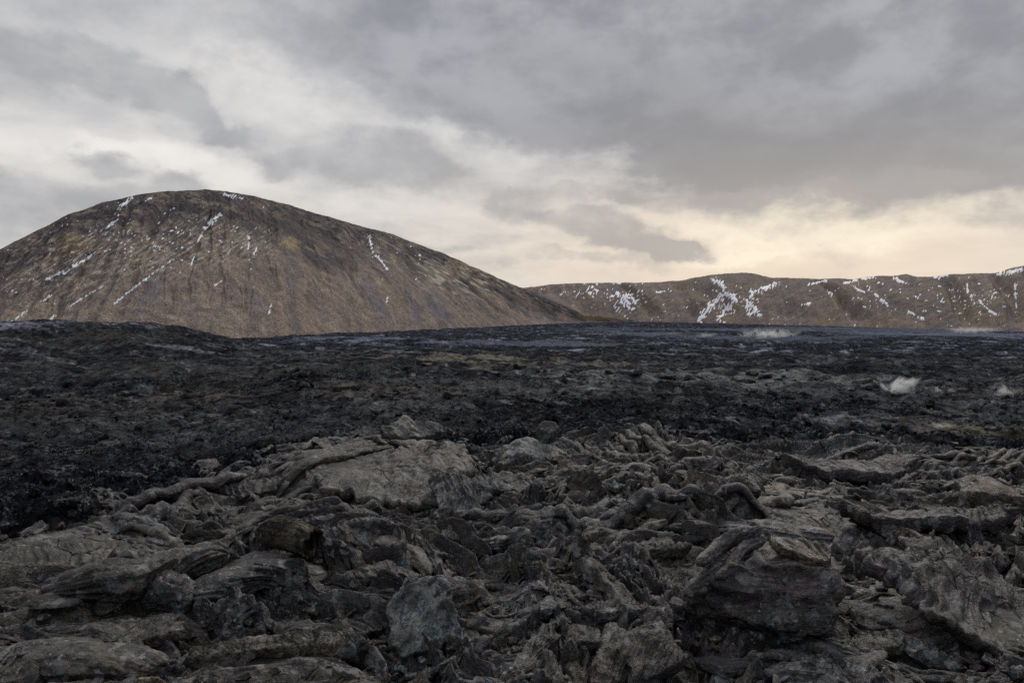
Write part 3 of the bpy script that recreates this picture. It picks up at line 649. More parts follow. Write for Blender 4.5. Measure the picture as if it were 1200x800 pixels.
STUFF = []                                            # (verts, flow, faces, colour) merged later
def piece_batch(kind, P, size, seed, n_obj, gname, **kw):
    """builds len(P) pieces; the n_obj that look largest become objects, the rest go to the rubble"""
    size = (size * np.clip(np.hypot(P[:, 0], P[:, 1]) / 13, .5, 1.0)).astype(F4)
    N = len(P); r_ = np.random.default_rng(seed)
    x, y = P[:, 0].astype(F4), P[:, 1].astype(F4); r = np.hypot(x, y)
    dzx, dzy = slope(x, y, .25)
    az = angle_at(x, y) + r_.normal(0, .38 if kind != "rock" else 2, N)
    if kind == "toe":
        L = size; W = L * r_.uniform(.13, .34, N); H = W * r_.uniform(.35, .8, N)
        Vl, Fl, fq = toes(L, W, H, seed, 40, 26, .38, .26, 3.0, .36); h = H
        tx = np.zeros(N); ty = r_.normal(0, .16, N)
    elif kind == "slab":
        L = size; W = L * r_.uniform(.4, .9, N); T = np.clip(L * r_.uniform(.06, .14, N), .03, .14)
        Vl, Fl, fq = slabs(L, W, T, seed, r_.uniform(.004, .022, N), r_.uniform(.06, .15, N), .35, .15, .10, res=kw.get('res')); h = T
        tx = r_.normal(.16, .40, N); ty = r_.normal(0, .30, N); up = r_.random(N) < .12; tx = np.where(up, r_.uniform(.7, 1.3, N), tx)
    else:
        L = size; Vl, Fl, fq = rocks(L, seed, kw.get("sub", 3), (.6, 1), .08); h = L * .7
        tx = r_.normal(0, .5, N); ty = r_.normal(0, .5, N)
    tx = tx + np.arctan(dzy * np.cos(az) - dzx * np.sin(az)) * .8; ty = ty - np.arctan(dzx * np.cos(az) + dzy * np.sin(az)) * .8
    R = rotm(az, tx, ty)
    Vw = np.einsum("nij,nkj->nki", R, Vl)
    lift = {"toe": .06, "slab": .45, "rock": .22}[kind]
    z = ground_soft(x, y, .12) + h * lift + (np.abs(np.sin(tx)) * size * .16 if kind == "slab" else 0)
    pal = r_.choice(8, N, p=[.2, .2, .16, .1, .12, .07, .1, .05]); col = PAL[pal] * np.exp(r_.normal(0, .5, (N, 1))).clip(.35, 2.0)
    if kind == "rock" or kind == "toe": col = .6 * col + .4 * np.clip(tint_at(x, y), .02, .09)
    app = size / r; order = np.argsort(-app); objs = order[:n_obj]; rest = order[n_obj:]
    recs = []
    for i in objs:
        loc = np.array([x[i], y[i], z[i]])
        v = Vw[i]; c = np.tile(col[i].astype(F4), (len(v), 1)) * (1 + .35 * p3(v[:, 0] * 4 + x[i], v[:, 1] * 4 + y[i], v[:, 2] * 4, 9))[:, None]
        me = build(gname, v, fq, LAVA, dict(tint=c, flow=Fl[i], fine=np.full(len(v), 1.0)))
        recs.append((link(gname, me, loc), x[i], y[i], z[i], size[i], pal[i], tx[i], L[i] / (W[i] if kind != "rock" else L[i])))
    if len(rest):
        v = Vw[rest] + np.stack([x, y, z], -1)[rest][:, None, :]
        k = Vl.shape[1]; c = np.repeat(col[rest][:, None, :], k, 1) * (1 + .3 * p3(v[..., 0] * 4, v[..., 1] * 4, v[..., 2] * 4, 9))[..., None]
        ff = (fq[None] + (np.arange(len(rest)) * k)[:, None, None]).reshape(-1, fq.shape[1])
        STUFF.append((v.reshape(-1, 3), Fl[rest].reshape(-1, 3), ff, c.reshape(-1, 3)))
    return recs
RECS = {}
def sizes(seed, n, k, a, b, top): return np.minimum(np.random.default_rng(seed).pareto(k, n) * a + b, top)
P = scatter(420, 101, 5.0, 22, power=.8); sz = sizes(1, 420, 2.4, .22, .32, 1.05); ok = thin(P, sz, KEEP)
RECS["slab"] = piece_batch("slab", P[ok], sz[ok].astype(F4), 301, 150, "crust_slab")
P = scatter(1900, 111, 4.6, 22, power=.8); sz = sizes(11, 1900, 2.6, .15, .16, .6); ok = thin(P, sz, KEEP)
piece_batch("slab", P[ok], sz[ok].astype(F4), 311, 0, "crust_slab", res=(40, 9, 4, 3))
P = scatter(1400, 102, 4.6, 22, power=.8); sz = sizes(2, 1400, 2.3, .24, .18, 1.3); ok = thin(P, sz, KEEP)
RECS["toe"] = piece_batch("toe", P[ok], sz[ok].astype(F4), 302, 90, "lava_fold")
P = scatter(9000, 103, 4.6, 23, power=.8); P = P[p2(P[:, 0] / 1.6, P[:, 1] / 1.6, 77) > .12][:3000]; sz = sizes(3, len(P), 2.2, .045, .035, .34); ok = thin(P, sz, KEEP)
RECS["rock"] = piece_batch("rock", P[ok], sz[ok].astype(F4), 303, 90, "lava_rock")

def rope_batch(nclus, seed):
    r_ = np.random.default_rng(seed); Pc = scatter(nclus, seed, 4.8, 22, power=.8)
    k = r_.integers(3, 9, nclus); ci = np.repeat(np.arange(nclus), k); n = len(ci); j = np.concatenate([np.arange(q) - q / 2 for q in k])
    w = (np.minimum(r_.pareto(2.4, nclus) * .05 + .05, .2))[ci] * r_.uniform(.7, 1.25, n) * np.clip(np.hypot(Pc[ci, 0], Pc[ci, 1]) / 13, .5, 1.0)
    L = np.minimum(w * r_.uniform(8, 22, n), 2.6)
    off = (r_.normal(0, .35, nclus))[ci]; x0 = Pc[ci, 0]; y0 = Pc[ci, 1]
    a0 = angle_at(x0, y0) + off; x0 = x0 - np.sin(a0) * j * w * .9; y0 = y0 + np.cos(a0) * j * w * .9
    x0 += np.cos(a0) * r_.normal(0, .12, n) * L; y0 += np.sin(a0) * r_.normal(0, .12, n) * L
    ns, nt = 60, 14; half = ns // 2; X = np.empty((n, ns), F4); Y = np.empty((n, ns), F4); A = np.empty((n, ns), F4)
    for sg in (1, -1):
        x, y = x0.copy(), y0.copy()
        for i in range(half):
            a = angle_at(x, y) + off + .9 * p2(x / .8 + ci * .37, y / .8, 66) + .25 * p2(x / .22, y / .22 + ci, 67)
            q = half + i if sg > 0 else half - 1 - i
            X[:, q] = x; Y[:, q] = y; A[:, q] = a
            x = x + sg * np.cos(a) * L / ns; y = y + sg * np.sin(a) * L / ns
    s_ = np.linspace(0, 1, ns)[None]; sd = np.arange(n)[:, None] * 3.3
    prof = np.maximum(1 - np.abs(2 * s_ - 1) ** 3.5, 0) ** .5 * (1 + .35 * p2(s_ * L[:, None] / w[:, None] * .28 + sd, sd, 1)) * w[:, None] * .62
    lift = .35 * w[:, None] * p2(s_ * 2.5 + sd, sd + 4, 2) + (.18 * w * r_.normal(0, 1, n))[:, None]
    Zc = ground_soft(X, Y, .06) + lift + .12 * w[:, None]
    th = (np.arange(nt) / nt * 2 * np.pi)[None, None]
    rr = prof[..., None] * (1 + .16 * p3(np.cos(th) * 2 + sd[..., None], np.sin(th) * 2, (s_ * L[:, None] / w[:, None])[..., None] * .5 + sd[..., None], 3) + .12 * p3(np.cos(th) * 3, np.sin(th) * 3 + sd[..., None], (s_ * L[:, None] / w[:, None])[..., None] * 1.6, 4))
    lat = rr * np.cos(th); V_ = np.stack([X[..., None] - np.sin(A)[..., None] * lat, Y[..., None] + np.cos(A)[..., None] * lat, Zc[..., None] + rr * .85 * np.sin(th)], -1)
    fl = np.stack(np.broadcast_arrays((s_ * L[:, None])[..., None] + sd[..., None], lat, rr * np.sin(th)), -1)
    pal = r_.choice(8, nclus, p=[.24, .22, .14, .1, .12, .05, .08, .05])[ci]; col = (PAL[pal] * (np.exp(r_.normal(0, .5, nclus)).clip(.35, 2.0))[ci][:, None] * r_.uniform(.8, 1.2, (n, 1))).astype(F4)
    ok = np.ones(n, bool)
    for hx, hy, hr in KEEP: ok &= np.hypot(X[:, ::6] - hx, Y[:, ::6] - hy).min(1) > hr * .72
    V_, fl, col = V_[ok], fl[ok], col[ok]; n = len(V_)
    c = np.repeat(col[:, None], ns * nt, 1) * (1 + .35 * p3(V_[..., 0] * 5, V_[..., 1] * 5, V_[..., 2] * 5, 9).reshape(n, -1))[..., None]
    ff = (grid_faces(ns, nt, True)[None] + (np.arange(n) * ns * nt)[:, None, None]).reshape(-1, 4)
    STUFF.append((V_.reshape(-1, 3).astype(F4), fl.reshape(-1, 3).astype(F4), ff, c.reshape(-1, 3)))
rope_batch(520, 505)

# weathered crust plates stranded on the clinker behind
r_ = np.random.default_rng(606); spots = []
for px_, py_, n_ in [(440, 458, 7), (200, 467, 6), (620, 470, 6), (470, 480, 5), (880, 447, 8), (990, 458, 6), (1150, 485, 6), (1060, 508, 5), (250, 500, 5), (90, 520, 4), (760, 505, 5), (330, 440, 5), (600, 432, 6), (740, 436, 5), (40, 470, 4)]:
    for _ in range(n_): spots.append((px_ + r_.normal(0, 48), py_ + r_.normal(0, 5)))
mid = []
for px_, py_ in spots:
    x_, y_, d_ = hit(px_, py_)
    if d_ > float(bound(np.array([math.atan2(x_, y_)]))[0]) + 2 and d_ < 140: mid.append((x_, y_, d_))
mid = np.array(mid); n = len(mid); L = (mid[:, 2] * r_.uniform(.012, .034, n)).clip(.4, 3).astype(F4)
Vl, Fl, fq = slabs(L, L * r_.uniform(.5, .9, n), L * r_.uniform(.10, .2, n), 71, .02, .2, .3, .16, .12)
R = rotm(r_.uniform(-.6, .6, n), r_.normal(.10, .14, n), r_.normal(0, .12, n))
for i in range(n):
    v = Vl[i] @ R[i].T; z_ = float(ground_soft(mid[i:i + 1, 0], mid[i:i + 1, 1], .3)[0])
    col = np.array([(.058, .053, .046), (.050, .053, .055), (.075, .068, .056), (.085, .088, .086)][r_.integers(0, 4)], F4) * r_.uniform(.6, 1.1)
    c = np.tile(col.astype(F4), (len(v), 1)) * (1 + .4 * p3(v[:, 0] * 2 + i, v[:, 1] * 2, v[:, 2] * 2, 9))[:, None]
    me = build("clinker_plate", v, fq, LAVA, dict(tint=c, flow=Fl[i], fine=np.full(len(v), .85)))
    link("clinker_plate", me, (mid[i, 0], mid[i, 1], z_ + .25 * float(L[i]) * .15), label="weathered grey crust plate stranded on the black clinker behind the folded crust", cat="crust plate", group="crust plates stranded on the clinker")

# clinker lumps on the rubble behind the crest
r_ = np.random.default_rng(404); n = 15000
rr = 11 * (62 / 11.) ** (r_.random(n) ** 1.25); aa = np.radians(r_.uniform(-40, 40, n)); ok = rr > bound(aa) + .6; rr, aa = rr[ok], aa[ok]
S = ((rr / 40) ** .6 * (r_.pareto(2.6, len(rr)) * .09 + .085)).clip(.05, .7).astype(F4)
Vl, Fl, fq = rocks(S, 55, 2, (.6, 1), .22, (6, 10)); x = rr * np.sin(aa); y = rr * np.cos(aa)
R = rotm(r_.uniform(0, 6, len(rr)), r_.normal(0, .6, len(rr)), r_.normal(0, .6, len(rr)))
v = np.einsum("nij,nkj->nki", R, Vl) + np.stack([x, y, ground(x, y) + .12 * S], -1)[:, None, :]
tc = np.maximum(tint_at(x, y), (.014, .0145, .017)) * r_.uniform(.6, 1.7, (len(rr), 1)); k = Vl.shape[1]
me = build("lava_clinker", v.reshape(-1, 3), (fq[None] + (np.arange(len(rr)) * k)[:, None, None]).reshape(-1, 3), LAVA,
           dict(tint=np.repeat(tc[:, None], k, 1).reshape(-1, 3), flow=Fl.reshape(-1, 3), fine=np.full(len(rr) * k, .7)), smooth=False)
link("lava_clinker", me, label="black jagged clinker covering the ground behind the folded crust", cat="lava rubble", kind="stuff")
# the uncounted rest of the jumble: one object, quads and triangles kept apart
quads = [s for s in STUFF if s[2].shape[1] == 4]; tris = [s for s in STUFF if s[2].shape[1] == 3]
def merge(lst):
    o = 0; F_ = []
    for s in lst: F_.append(s[2] + o); o += len(s[0])
    return np.concatenate([s[0] for s in lst]), np.concatenate([s[1] for s in lst]), np.concatenate(F_), np.concatenate([s[3] for s in lst])
for lst, nm, lb in ((quads, "lava_folds", "countless small dark folds and crust scraps of the foreground lava"), (tris, "lava_rubble", "countless small dark lava crumbs lying between the folds")):
    v, fl, ff, c = merge(lst)
    me = build(nm, v, ff, LAVA, dict(tint=c, flow=fl, fine=np.full(len(v), 1.0)), smooth=(nm == "lava_folds"))
    link(nm, me, label=lb, cat="lava rubble", kind="stuff")
print("jumble", round(time.time() - T0, 1))

# labels of the loose pieces: look first, then where they lie beside a notable piece
def describe():
    HX = np.array([[h[1], h[2]] for h in HERO]); todo = {}
    hp = np.array(project(HX[:, 0], HX[:, 1], np.zeros(len(HX)))).T
    noun = dict(slab="crust plate", toe="lava fold", rock="lava stone")
    for kind, recs in RECS.items():
        for o, x, y, z, s, pal, tx, asp in recs:
            d = np.hypot(HX[:, 0] - x, HX[:, 1] - y); j = int(np.argmin(d)); px, py = project(x, y, z)
            dx, dy = px - hp[j, 0], (py - hp[j, 1]) * 1.6
            rel = ("right of" if dx > 0 else "left of") if abs(dx) > abs(dy) else ("in front of" if dy > 0 else "behind")
            big = s > dict(slab=.8, toe=.8, rock=.25)[kind]
            form = {"slab": "tilted " if tx > .45 else "flat-lying ", "toe": "slender " if asp > 4.2 else "stout ", "rock": ""}[kind]
            key = f"{'large' if big else 'small'} {PALN[pal]} {form}{noun[kind]} {rel} {HERO[j][0]}"
            todo.setdefault(key, []).append((d[j], o))
            o["category"] = noun[kind]
            o["group"] = dict(slab="loose crust plates of the foreground", toe="lava folds of the foreground", rock="loose lava stones of the foreground")[kind]
    for key, lst in todo.items():
        lst.sort(key=lambda t: t[0])
        key = key.replace('light grey tilted plate', 'light plate')
        if len(lst) == 1: lst[0][1]["label"] = key; continue
        for (d, o), w in zip(lst, ["nearest", "second", "third", "fourth", "fifth", "sixth", "seventh", "eighth"]):
            o["label"] = f"{w} {key}"
describe()

# ------------------------------------------------------------------ hills
def hill(name, sil, base, width_k, label, pxr, n, m, colour, tmax=1.75):
    azc = np.linspace(math.atan((pxr[0] - 600) / FPX), math.atan((pxr[1] - 600) / FPX), n)
    a, e = az_el([s[0] for s in sil], [s[1] for s in sil]); tel = np.interp(azc, a, e)
    tel = tel + .0009 * p2(azc * 60, 0 * azc, 3) + .0004 * p2(azc * 240, 0 * azc, 4)
    ab = np.arctan((np.array([b[0] for b in base]) - 600) / FPX); Db = np.interp(azc, ab, [b[1] for b in base])
    zb = macro(Db * np.sin(azc), Db * np.cos(azc), Db, azc) - 3.0
    t = np.concatenate([np.linspace(0, 1, m), np.linspace(1, tmax, m // 4)[1:]])[:, None]
    hgt = np.tan(tel) * Db * 1.3 - (zb - EYE); Wd = np.maximum(hgt / width_k, 25)
    r = Db + t * Wd
    A = np.broadcast_to(azc, r.shape)
    S = np.where(t < 1, 1 - np.maximum(1 - t, 0) ** 1.55, 1 - np.maximum(t - 1, 0) ** 1.4 * .9)
    x = r * np.sin(A); y = r * np.cos(A)
    px = np.broadcast_to(np.tan(azc) * FPX + 600, r.shape)
    rel, col = colour(px, t, x, y, r)
    H = zb + S * 1.0 * hgt; H = H + rel * np.clip(t * 6, 0, 1) * np.clip((hgt / 40), .1, 1)
    # scale each sight-line's slope so that its skyline has the height seen
    for it in range(3):
        top = ((H - EYE) / r).max(0); k = (np.tan(tel) * (r[np.argmax((H - EYE) / r, 0), np.arange(n)]) - (zb - EYE)) / np.maximum(top * r[np.argmax((H - EYE) / r, 0), np.arange(n)] - (zb - EYE), 1)
        H = zb + (H - zb) * k
    V_ = np.stack([x, y, H], -1)
    px, py = project(x, y, H)
    col = colour(px, t, x, y, r, py)[1]
    fq = grid_faces(r.shape[0], n)[:, ::-1]
    me = build(name, V_.reshape(-1, 3), fq, HILL, dict(tint=col.reshape(-1, 3)))
    link(name, me, label=label, cat="hill", kind="structure")
    return V_, px, py, t, fq
def snow_sheet(V_, px, py, fq, mask, label, thick=1.0):
    n, m = px.shape
    keep = (mask.ravel()[fq].max(1) > .42); ff = fq[keep]
    v = V_.reshape(-1, 3).copy(); v[:, 2] += (np.clip(mask.ravel(), .2, 1) - .5) * thick
    idx, inv = np.unique(ff, return_inverse=True)
    me = build("snow", v[idx], inv.reshape(-1, 4), SNOW)
    link("snow", me, label=label, cat="snow", kind="stuff")
def stroke(px, py, pts, w):
    d = np.full(px.shape, 99., F4)
    for (x0, y0), (x1, y1) in zip(pts[:-1], pts[1:]):
        L2 = (x1 - x0) ** 2 + (y1 - y0) ** 2 + 1e-6; q = np.clip(((px - x0) * (x1 - x0) + (py - y0) * (y1 - y0)) / L2, 0, 1)
        d = np.minimum(d, np.hypot(px - x0 - q * (x1 - x0), py - y0 - q * (y1 - y0)))
    return 1 - .5 * d / w
def col_big(px, t, x, y, r, py=None):
    k = 1 + .75 * (1 - t); uc = 250.
    g = uc + (px - uc) / k + np.where(px < uc, 45, 12) * (1 - t) + 5 * p2(x / 40, y / 40, 15) + 2 * p2(x / 13, y / 13, 16)
    st = p2(g / 9., t * 1.1, 1) + .6 * p2(g / 3.6, t * 2.2, 2) + .4 * p2(g / 1.5, t * 5, 3)
    gul = ridged(g / 26., t * .6, 4)
    rel = -2.6 * sst(.3, 1, gul) * sst(0, .25, t) * sst(1.05, .6, t) + 1.2 * p2(x / 30, y / 30, 5) + .9 * st * sst(1, .7, t) + .5 * p2(x / 8, y / 8, 6) + sst(.45, .7, t) * (1.6 * ridged(x / 22, y / 22, 7) + .8 * ridged(x / 8, y / 8, 8))
    rel = rel * 1.3
    if py is None: return rel, None
    c = np.empty(px.shape + (3,), F4); c[:] = (.232, .180, .152)
    c = mixc(c, sst(.0, .7, st) * .55, (.30, .232, .182)); c = mixc(c, sst(.1, .9, -st) * .7, (.135, .118, .110))
    n = fbm(x / 45, y / 45, 11, 4)
    c = mixc(c, sst(.22, .55, t + .24 * n) * .88, (.088, .076, .077))
    c = mixc(c, sst(.1, .55, n + .3 * st) * sst(.25, .5, t) * .8, (.058, .053, .060))
    c = mixc(c, sst(.15, .6, p2(g / 14., t * 1.6, 12) + .3 * n) * sst(.55, .2, t) * sst(.0, .1, t) * .55, (.150, .150, .178))       # bluish scree tongues
    c = mixc(c, sst(.25, .55, fbm(x / 22 + 5, y / 22, 13, 5, .65) + .25 * st) * .42, (.33, .275, .205))                # tan outcrops
    def blob(bx, by, w, h, colr, amt):
        d = np.hypot((px - bx) / w, (py - by) / h) + .5 * p2(px / 7., py / 7., 14)
        return mixc(c, (1 - sst(.5, 1.2, d)) * amt, colr)
    c = blob(85, 288, 26, 14, (.15, .105, .055), .9); c = blob(92, 280, 14, 8, (.33, .26, .17), .5); c = blob(340, 285, 12, 9, (.30, .23, .13), .8)
    c = blob(545, 315, 22, 12, (.27, .20, .12), .6); c = blob(510, 318, 14, 14, (.33, .28, .21), .5); c = blob(705, 371, 30, 4, (.20, .14, .06), .8)
    c = blob(290, 290, 30, 22, (.26, .215, .17), .5); c = blob(160, 290, 80, 14, (.24, .20, .165), .45); c = blob(310, 262, 50, 16, (.085, .075, .072), .55)
    fl_ = p2(px / 6. - py / 3.2, py / 14. + px / 30., 61) + .5 * p2(px / 2.6 - py / 1.5, py / 8., 62)
    for bx_, by_, w_, h_, am in [(545, 330, 60, 22, .9), (505, 318, 26, 18, .6), (450, 300, 30, 24, .5)]:
        d = np.hypot((px - bx_) / w_, (py - by_) / h_); c = mixc(c, (1 - sst(.4, 1.1, d)) * sst(.15, .5, fl_) * am, (.46, .41, .33))
    fr_ = p2(px / 5. + py / 3.4, py / 12. - px / 26., 63) + .5 * p2(px / 2.2 + py / 1.6, py / 7., 64)
    for bx_, by_, w_, h_, am in [(120, 300, 140, 40, .8), (240, 280, 60, 40, .6), (60, 340, 80, 30, .6), (290, 285, 40, 26, .7)]:
        d = np.hypot((px - bx_) / w_, (py - by_) / h_); c = mixc(c, (1 - sst(.4, 1.1, d)) * sst(.18, .5, fr_) * am, (.42, .37, .30))
        c = mixc(c, (1 - sst(.4, 1.1, d)) * sst(.1, .5, -fr_) * am * .8, (.085, .075, .078))
    return rel, c
sil = [(-330, 372), (-240, 352), (-120, 325), (0, 292), (40, 272), (80, 252), (120, 238), (160, 229), (200, 224.5), (240, 223), (265, 225), (290, 229), (340, 241), (400, 259), (460, 275), (520, 297), (560, 315), (600, 333), (630, 344), (660, 357), (685, 369), (700, 369.5), (715, 371), (735, 374), (760, 377.5)]
bas = [(-360, 620), (0, 480), (150, 470), (300, 505), (450, 635), (560, 790), (640, 960), (690, 1080), (760, 1200)]
Vb, bx, by, bt, bf = hill("hill", sil, bas, .40, "big brown rounded hill with dark scree streaks standing on the left", (-330, 758), 1500, 420, col_big)
spk = p2((bx + .9 * by) / 1.7, (by - .5 * bx) / 5.0, 31) + .5 * p2(bx / 9, by / 7, 32)
m = np.full(bx.shape, -1., F4)
for w, pts in [(2.2, [(139, 244), (155, 232)]), (1.6, [(120, 270), (139, 257)]), (2, [(258, 227), (272, 230), (284, 233)]), (2.4, [(239, 269), (250, 258), (261, 250)]), (1.2, [(232, 283), (240, 268)]),
               (1.3, [(134, 356), (160, 335), (180, 320)]), (1.0, [(180, 320), (204, 303)]), (1.4, [(75, 320), (95, 307), (111, 297)]), (1.0, [(50, 330), (75, 317)]), (1.0, [(80, 360), (100, 347), (122, 334)]), (1.3, [(4, 384), (32, 364)]), (1.2, [(44, 384), (66, 369)]),
               (1.5, [(432, 276), (437, 296)]), (1.2, [(440, 300), (447, 306), (454, 316)]), (1.6, [(292, 277), (291, 292)]), (1.2, [(297, 298), (301, 291)]), (1.1, [(224, 311), (228, 298)]), (1.0, [(315, 367), (318, 356)]), (1.0, [(453, 354), (454, 349)]), (1, [(252, 334), (260, 329)]),
               (1.3, [(200, 271), (207, 267)]), (1.2, [(171, 235), (177, 232)]), (1, [(199, 246), (204, 244)]), (1, [(305, 245), (309, 243)]), (1, [(60, 346), (48, 354)]), (1, [(211, 320), (211, 314)])]:
    m = np.maximum(m, stroke(bx, by, pts, w * .95) + .85 * spk - .22)
dens = np.clip(1 - np.hypot((bx - 165) / 150, (by - 282) / 48), 0, 1) * .55 + np.clip(1 - np.hypot((bx - 290) / 40, (by - 285) / 35), 0, 1) * .4 + np.clip(1 - np.hypot((bx - 50) / 80, (by - 325) / 40), 0, 1) * .35 + np.clip(1 - np.hypot((bx - 470) / 70, (by - 300) / 40), 0, 1) * .2
m = np.maximum(m, np.where(dens > 0, spk * 1.05 + dens * .8 - .43, -1)); m[by > 392] = -1
snow_sheet(Vb, bx, by, bf, np.where(bt <= 1.02, m, -1), "thin white snow streaks lying in the gullies of the big hill")

def col_far(px, t, x, y, r, py=None):
    st = p2(px / 9. + t * 2.5, t * 1.2, 41) + .6 * p2(px / 4. + t * 4, t * 2.4, 42)
    rel = -12 * sst(.15, .95, ridged(px / 55. + t * .9, t * .5, 43)) * sst(0, .3, t) * sst(1.02, .75, t) + 2.5 * p2(x / 45, y / 45, 44) + 1.4 * st * sst(1, .8, t) + .8 * ridged(x / 16, y / 16, 45) - .4
    if py is None: return rel, None
    c = np.empty(px.shape + (3,), F4); c[:] = (.185, .142, .123)
    c = mixc(c, sst(0, .7, st) * .5, (.27, .215, .175)); c = mixc(c, sst(.1, .8, -st) * .6, (.145, .125, .122))
    c = mixc(c, sst(.1, .5, fbm(x / 60, y / 60, 46, 4)) * .6, (.13, .117, .118)); c = mixc(c, sst(.2, .5, fbm(x / 50 + 9, y / 50, 47, 4)) * .5, (.21, .165, .105))
    return rel, c
sil2 = [(560, 343), (625, 336), (645, 332.5), (700, 331), (760, 331), (795, 329), (825, 323), (848, 320.5), (868, 319.5), (885, 321), (905, 325), (940, 326), (975, 326.5), (1000, 327), (1020, 324), (1045, 323), (1062, 321.5), (1075, 324), (1090, 325), (1110, 322), (1140, 320), (1165, 320.5), (1175, 318), (1188, 313), (1200, 311), (1260, 304), (1400, 318), (1560, 345)]
bas2 = [(560, 1330), (700, 1260), (820, 1080), (900, 980), (1050, 850), (1200, 770), (1560, 700)]
Vf, fx, fy, ft, ff = hill("hill", sil2, bas2, .36, "long low brown ridge patched with snow on the right behind the lava", (590, 1560), 1300, 330, col_far)
spk = p2((fx + .55 * fy) / 2.1, (fy - .3 * fx) / 4.2, 51) + .5 * p2(fx / 9, fy / 7, 52)
m = np.full(fx.shape, -1., F4)
for w, pts in [(2.8, [(836, 329), (844, 331), (850, 344), (862, 348)]), (3.4, [(820, 374), (832, 359), (846, 346)]), (3, [(843, 374), (852, 362), (862, 350)]), (3.0, [(913, 331), (896, 338), (881, 342), (877, 353), (884, 362), (890, 371)]), (2.5, [(876, 352), (878, 368)]),
               (1.6, [(948, 333), (968, 329.5)]), (1.5, [(990, 331), (1005, 327.5)]), (1.6, [(1010, 327), (1024, 325)]), (2, [(1025, 344), (1032, 350), (1040, 358)]), (1.8, [(1049, 327), (1055, 331)]), (1.4, [(1065, 365), (1074, 370), (1082, 374)]), (1.5, [(1147, 351), (1155, 360), (1166, 368)]),
               (2.2, [(1170, 322), (1184, 319), (1197, 315)]), (1.4, [(1133, 331), (1134, 342)]), (1.4, [(1096, 325), (1110, 322.5)]), (1.2, [(1189, 332), (1191, 360)]), (1.3, [(970, 341), (976, 345)]), (1.4, [(1000, 337), (1014, 343)]), (1.3, [(1048, 326), (1060, 331)]), (1.3, [(940, 357), (950, 355)]), (1.2, [(690, 339), (694, 336)]), (1.2, [(770, 343), (778, 341)])]:
    m = np.maximum(m, stroke(fx, fy, pts, w * 1.0) + .8 * spk - .18)
dens = np.clip(1 - np.hypot((fx - 735) / 30, (fy - 352) / 24), 0, 1) * 1.3 + np.clip(1 - np.hypot((fx - 690) / 40, (fy - 342) / 12), 0, 1) * .9 + np.clip(1 - np.hypot((fx - 855) / 45, (fy - 355) / 28), 0, 1) * .8 \
    + np.clip(1 - np.hypot((fx - 1020) / 60, (fy - 345) / 25), 0, 1) * .5 + np.clip(1 - np.hypot((fx - 1140) / 90, (fy - 350) / 32), 0, 1) * .55 + .18 * (fy > 330)
m = np.maximum(m, spk * 1.1 + dens * .85 - .56); m[fy > 386] = -1
snow_sheet(Vf, fx, fy, ff, np.where(ft <= 1.02, m, -1), "bright white snow patches scattered over the long ridge on the right", 1.4)
print("hills", round(time.time() - T0, 1))

# ------------------------------------------------------------------ steam
def steam(px, py, w, h, dens, label, lean=.3, seed=0):
    x, y, r = hit(px, py); W = w / FPX * r; H = h / FPX * r
    import bmesh
    bm = bmesh.new(); bmesh.ops.create_icosphere(bm, subdivisions=3, radius=1)
    for v in bm.verts:
        zz = (v.co.z + 1) * .5; v.co.x = v.co.x * W * .55 * (.55 + .6 * zz) + lean * W * zz; v.co.y = v.co.y * max(W * .35, H * .4); v.co.z = zz * H * 1.15 - .1 * H
    me = bpy.data.meshes.new("steam_plume"); bm.to_mesh(me); bm.free()
    mt, t = mat("steam")
    tc = t.n("ShaderNodeTexCoord").outputs["Object"]
    q = t.vmath("MULTIPLY", tc, (1 / (W * .62), 1 / max(W * .4, H * .45), 1 / H))
    q = t.vmath("SUBTRACT", q, (lean * .5, 0, .42))
    d = t.vmath("LENGTH", t.vmath("MULTIPLY", q, (1, 1, 1.75)))
    nz = t.noise(t.vmath("ADD", t.vmath("MULTIPLY", tc, (1.5 / H, 1.5 / H, 1.9 / H)), (seed * 3.1, 0, 0)), 1.0, 5, .62, 1.0)
    dn = t.math("MULTIPLY", t.ramp(t.math("MULTIPLY_ADD", d, -.42, t.math("MULTIPLY_ADD", nz, 1.7, -.56)), .02, .40), dens)
    pv = t.n("ShaderNodeVolumePrincipled"); pv.inputs["Color"].default_value = (.97, .96, .95, 1); t.put(pv.inputs["Density"], dn); pv.inputs["Anisotropy"].default_value = .1
    o = t.n("ShaderNodeOutputMaterial"); t.put(o.inputs["Volume"], pv.outputs[0])
    me.materials.append(mt)
    z = float(ground_soft(np.array([x]), np.array([y]))[0])
    link("steam_plume", me, (x, y, z), label=label, cat="steam")
steam(1050, 461, 46, 19, 3.0, "bright white puff of steam rising from the lava, the thickest one", .25, 1)
steam(1092, 464, 34, 13, 1.2, "faint beige steam wisp just right of the thickest puff", .2, 2)
steam(1183, 465, 40, 14, 1.1, "pale steam wisp at the right edge of the lava field", -.3, 3)
steam(1102, 503, 34, 9, 1.3, "low brownish steam wisp nearest to the folded crust", .1, 4)
steam(893, 397, 76, 13, .16, "long white bank of steam over the far lava", .2, 5)
steam(826, 396, 26, 7, .16, "tiny white steam wisp left of the long steam bank", .1, 6)
steam(856, 427, 22, 5, .5, "tiny low steam wisp on dark lava in the middle distance", .1, 7)
steam(1135, 391, 60, 8, .10, "thin mist along the foot of the snowy ridge", .2, 8)

